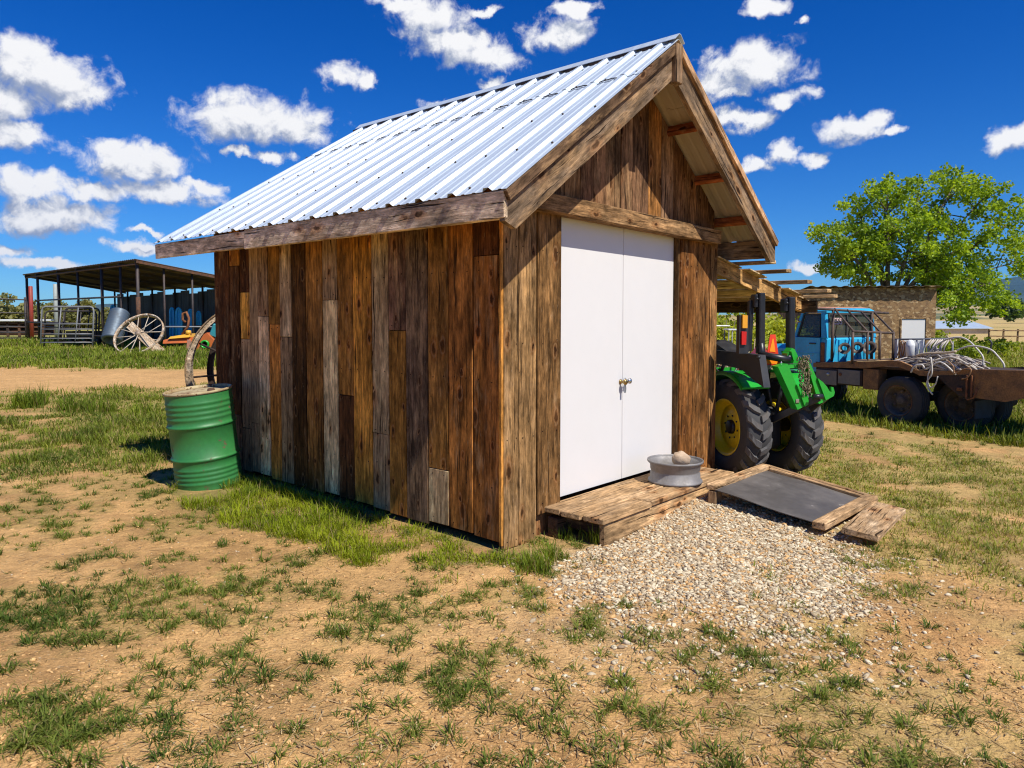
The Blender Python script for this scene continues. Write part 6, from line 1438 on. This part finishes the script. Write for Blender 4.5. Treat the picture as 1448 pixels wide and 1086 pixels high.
def pens():
    pen_panel('pipe_fence', 'dark pipe fence running off the left edge of the picture', 44.5, -60, 37, [(420, 424), (441, 443), (461, 462), (469.5, 470), (478, 478.5), (484, 484)], .045, PIPE, skew=.6)
    g = 'pipe gate panels stacked under the shelter'
    for (Y, p0, p1, tp, bt, mat, lab) in ((36.4, 57, 128, 433.5, 486, PIPEL, 'tall grey pipe gate panel, nearest in the stack'), (37.0, 62, 132, 440, 486, PIPE, 'dark pipe gate panel second in the stack behind the grey one'), (37.6, 90, 137, 436, 487, PIPE, 'short dark pipe gate panel at the back of the stack')):
        a, b = at(p0, 480, Y), at(p1, 480, Y); w = b.x-a.x; zt = at(p0, tp, Y).z; t = thing('gate_panel', lab, 'gate', (a.x, Y, 0), rad(4), g); rx = rad(-6)
        m = MB(); c = .18; P = [(0, 0, 0), (0, 0, zt-c), (c*.3, 0, zt-c*.3), (c, 0, zt), (w-c, 0, zt), (w-c*.3, 0, zt-c*.3), (w, 0, zt-c), (w, 0, 0)]; m.tube([(x, y+z*.12, z) for x, y, z in P], .045, 6); m.build('frame', mat, t)
        for z in (.22, .42, .64, .88, 1.14):
            if z < zt-.15: m = MB(); m.tube([(0, z*.12, z), (w, z*.12, z)], .028, 6); m.build('bar', mat, t)
        for f in (.33, .66): m = MB(); m.tube([(w*f, .02, .2), (w*f+.1, zt*.12, zt)], .028, 6); m.build('bar', mat, t)
    for (px, top, Y, r, mat, nm, lab) in ((43, 405, 50, .13, REDP, 'red_post', 'red steel post standing behind the left end of the shelter'), (78, 402, 52, .14, PALEP, 'pale_post', 'pale grey post standing behind the shelter rails')):
        p = at(px, top, Y); m = MB(); m.lathe([(0, -.1), (r, -.1), (r, p.z), (r*.6, p.z+.02), (0, p.z+.02)], 14); o = m.build(nm, mat); o.location = (p.x, Y, 0); tag(o, lab, 'post')
    # rusty stock trailer behind the fence with a white roof edge
    Y = 52; a, b = at(-70, 468, Y), at(60, 470, Y); t = thing('stock_trailer', 'long rusty stock trailer with a white top edge behind the pipe fence', 'trailer', (a.x, Y, 0)); w = b.x-a.x; zt = at(0, 453.5, Y).z
    m = MB()
    for k in range(9): m.box((w*k/8, 0, zt*.5), (.16, .12, zt-.1), None, .01)
    for z in (.35, .62, .86): m.box((w/2, -.03, z*zt), (w, .06, .10), None, .008)
    m.box((w/2, 1.6, zt*.5), (w, .05, zt-.2), None, .01); m.box((w/2, .8, .25), (w, 1.6, .1), None, .01); m.build('body', RUSTO2, t)
    m = MB(); m.box((w/2, .7, zt+.02), (w+.2, 1.9, .13), None, .02); m.build('roof', WPLAS, t)
    for k in (.3, .45):
        m = MB(); m.lathe([(0, -.1), (.2, -.1), (.33, -.1), (.36, 0), (.33, .1), (0, .1)], 22, Matrix.Translation((w*k, -.1, .34)) @ Matrix.Rotation(rad(90), 4, 'X')); m.build('wheel', RUBBER, t)
    a, b = at(98, 470, 41), at(147, 470, 41); z = at(98, 468, 41).z; o = thing('feed_trough', 'long dark feed trough standing behind the gate panels', 'trough', (a.x, 41, 0)); w = b.x-a.x
    m = MB(); m.prism([(0, -.35, z), (0, -.25, .25), (0, .25, .25), (0, .35, z), (0, .28, z), (0, .2, .32), (0, -.2, .32), (0, -.28, z)], (w, 0, 0)); m.build('trough_body', PIPE, o)
    for f in (.1, .5, .9):
        m = MB(); m.box((w*f, 0, .15), (.1, .6, .3), None, .01); m.build('leg', PIPE, o)
    # corrugated culvert leaning
    a, b = at(146, 488, 31.5), at(159, 448, 32.4); t = MB(); d = b-a; pr = []; L = d.length; R = .38; n = 11
    for k in range(n*2+1): pr.append((R+(.045 if k % 2 else -.02), L*k/(n*2)))
    pr += [(R-.10, L), (R-.10, 0)]
    q = d.to_track_quat('Z', 'Y').to_matrix().to_4x4(); t.lathe(pr, 28, Matrix.Translation(a+Vector((.35, 0, .2))) @ q, loop=True); o = t.build('culvert_pipe', CULV); tag(o, 'leaning corrugated zinc culvert pipe beside the big flat wheel', 'pipe')
    # big irrigation wheel leaning back
    c = at(197, 476, 30.6); R = 1.04; tilt = rad(-38); t = thing('irrigation_wheel', 'large pale thin spoked wheel leaning back in the grass before the shelter', 'wheel', (c.x, 30.6, -.1)); M = Matrix.Translation((0, 0, R*math.cos(tilt)+.05)) @ Matrix.Rotation(rad(-7), 4, 'Y') @ Matrix.Rotation(tilt, 4, 'X') @ Matrix.Rotation(rad(90), 4, 'X')
    m = MB(); m.lathe([(R-.05, -.09), (R, -.10), (R, .10), (R-.05, .09)], 64, M, (.62, .56, .46, .5), loop=True); m.build('wheel_rim', WOODS, t)
    m = MB()
    for k in range(14):
        a_ = 2*math.pi*k/14; m.tube([M @ Vector((.1*math.cos(a_+.4*(-1)**k), .1*math.sin(a_+.4*(-1)**k), .1*(-1)**k)), M @ Vector((math.cos(a_)*(R-.04), math.sin(a_)*(R-.04), 0))], .018, 5, (.5, .42, .32, 0))
    m.tube([M @ Vector((0, 0, -.16)), M @ Vector((0, 0, .16))], .11, 12, (.3, .22, .15, 0)); m.build('spokes', HOSE, t)
    for (p0, p1, w_, lab) in (((183, 459), (226, 499), .34, 'broad pale plank leaning across the big spoked wheel'), ((190, 461), (233, 497), .14, 'narrow pale plank beside the broad one in the big wheel')):
        a, b = at(p0[0], p0[1], 30.9), at(p1[0], p1[1], 30.0); m = MB(); m.beam(a, b, w_, .05, (0, -1, .3), .01, (.58, .46, .32, .4)); o = m.build('plank', WOODS); tag(o, lab, 'plank')
    # blue plastic forms standing under the roof
    g = 'blue round topped plastic forms under the shelter'
    for (px, tp, w_, Y, lab, bt) in ((244.5, 435.5, 6.0, 37.5, 'blue plastic form, leftmost of the four standing together', 480), (254, 435.5, 8.0, 37.3, 'widest blue plastic form of the four standing together', 480), (270.5, 437.5, 6.5, 37.7, 'blue plastic form with a hollow middle, third of the four', 475), (282, 440.5, 5.5, 38, 'smallest blue plastic form, nearest the shed corner', 460), (154, 431, 6, 40, 'single blue plastic form leaning behind the culvert pipe', 447)):
        p = at(px, 480, Y); zt = at(px, tp, Y).z; zb_ = max(0, at(px, bt, Y).z) if px > 200 else at(px, bt, Y).z; hw = w_/F*Y/2; m = MB(); k = 10
        arch = lambda s, o: [(-hw*s, 0, zb_ if o else .0)]+[(-hw*s*math.cos(a)*.85, 0, (zt-hw*2.2)+(hw*2.2*s)*math.sin(a)**.8) for a in np.linspace(0.02, math.pi-.02, k)]+[(hw*s, 0, zb_ if o else .0)]
        A = arch(1, True); m.prism(A, (0, .12, 0)); t = m.build('plastic_form', BPLAS); t.location = (p.x, Y, 0); tag(t, lab, 'plastic form', g)
        m = MB(); P = [(x, -.04, z) for x, y, z in A]; m.tube(P, .05, 6); m.build('raised_rim', BPLAS, t)
        if px < 200: t.rotation_euler = (0, rad(8), 0)
    # orange and yellow implement
    c = at(256, 484, 29.5); t = thing('hay_mower', 'rusty orange and yellow mower deck lying before the shelter', 'implement', (c.x, 29.5, 0)); k = F/29.5
    z = at(256, 480, 29.5).z
    m = MB(); m.prism([(-.62, -.25, z-.16), (.62, -.25, z-.12), (.66, -.2, z+.02), (.35, -.1, z+.12), (-.35, -.1, z+.06), (-.62, -.2, z-.02)], (0, .9, .0)); m.build('deck', ORANGE, t)
    m = MB(); m.prism([(-.40, -.28, z+.03), (.45, -.28, z+.10), (.42, -.1, z+.24), (.15, -.1, z+.20), (-.38, -.1, z+.12)], (0, .5, 0)); m.lathe([(.0, 0), (.12, 0), (.10, .16), (0, .18)], 12, Matrix.Translation((.33, -.05, z+.2))); m.build('gearbox', YELLOWP, t)
    m = MB(); m.tube([(.05, 0, z+.2), (.30, 0, z+.55), (.34, 0, z+.85), (.24, 0, z+1.1), (.1, 0, z+1.05), (.08, 0, z+.8), (.2, 0, z+.7)], .05, 6); m.build('hitch_arm', RUSTO, t)
    m = MB(); m.box((.45, -.35, z-.25), (.14, .05, .5), Matrix.Rotation(rad(8), 3, 'Y'), .01); m.build('skid_plate', PINK, t)
    c = at(287, 485, 28.8); z = at(287, 484, 28.8).z; t = thing('cone_seeder', 'orange cone shaped seeder with a green spout behind the wheels', 'implement', (c.x, 28.8, 0)); m = MB(); m.prism([(-.42, 0, z-.32), (.50, 0, z-.28), (.46, 0, z+.05), (.15, 0, z+.38), (-.15, 0, z+.22), (-.40, 0, z-.05)], (0, .5, 0)); m.build('hopper', ORANGE, t)
    m = MB(); m.lathe([(.0, 0), (.17, 0), (.17, .12), (.11, .12), (.11, .02)], 18, Matrix.Translation((.10, -.0, z-.08)) @ Matrix.Rotation(rad(90), 4, 'X')); m.build('spout', GREEN, t)
    m = MB(); m.box((.42, .3, z+.45), (.34, .3, .5), Matrix.Rotation(rad(20), 3, 'Y'), .03); m.build('bin', TEAL, t)
RUSTO2 = mat_rust('rusty_trailer_iron', (.16, .07, .03), (.035, .025, .02), .9, .8)
pens()

def haze():
    t = NT('thin_haze'); t.t.nodes.remove(t.b); v = t.t.nodes.new('ShaderNodeVolumePrincipled'); v.inputs['Color'].default_value = (.12, .50, 1, 1); v.inputs['Density'].default_value = 3.2e-5; v.inputs['Anisotropy'].default_value = .2
    t.t.links.new(v.outputs[0], t.out.inputs['Volume'])
    m = MB(); m.box((0, 4450, 316), (17000, 9300, 664), None, .01); o = m.build('haze', t.m); tag(o, 'thin pale blue haze over the far hills', 'haze', kind='stuff')
haze()
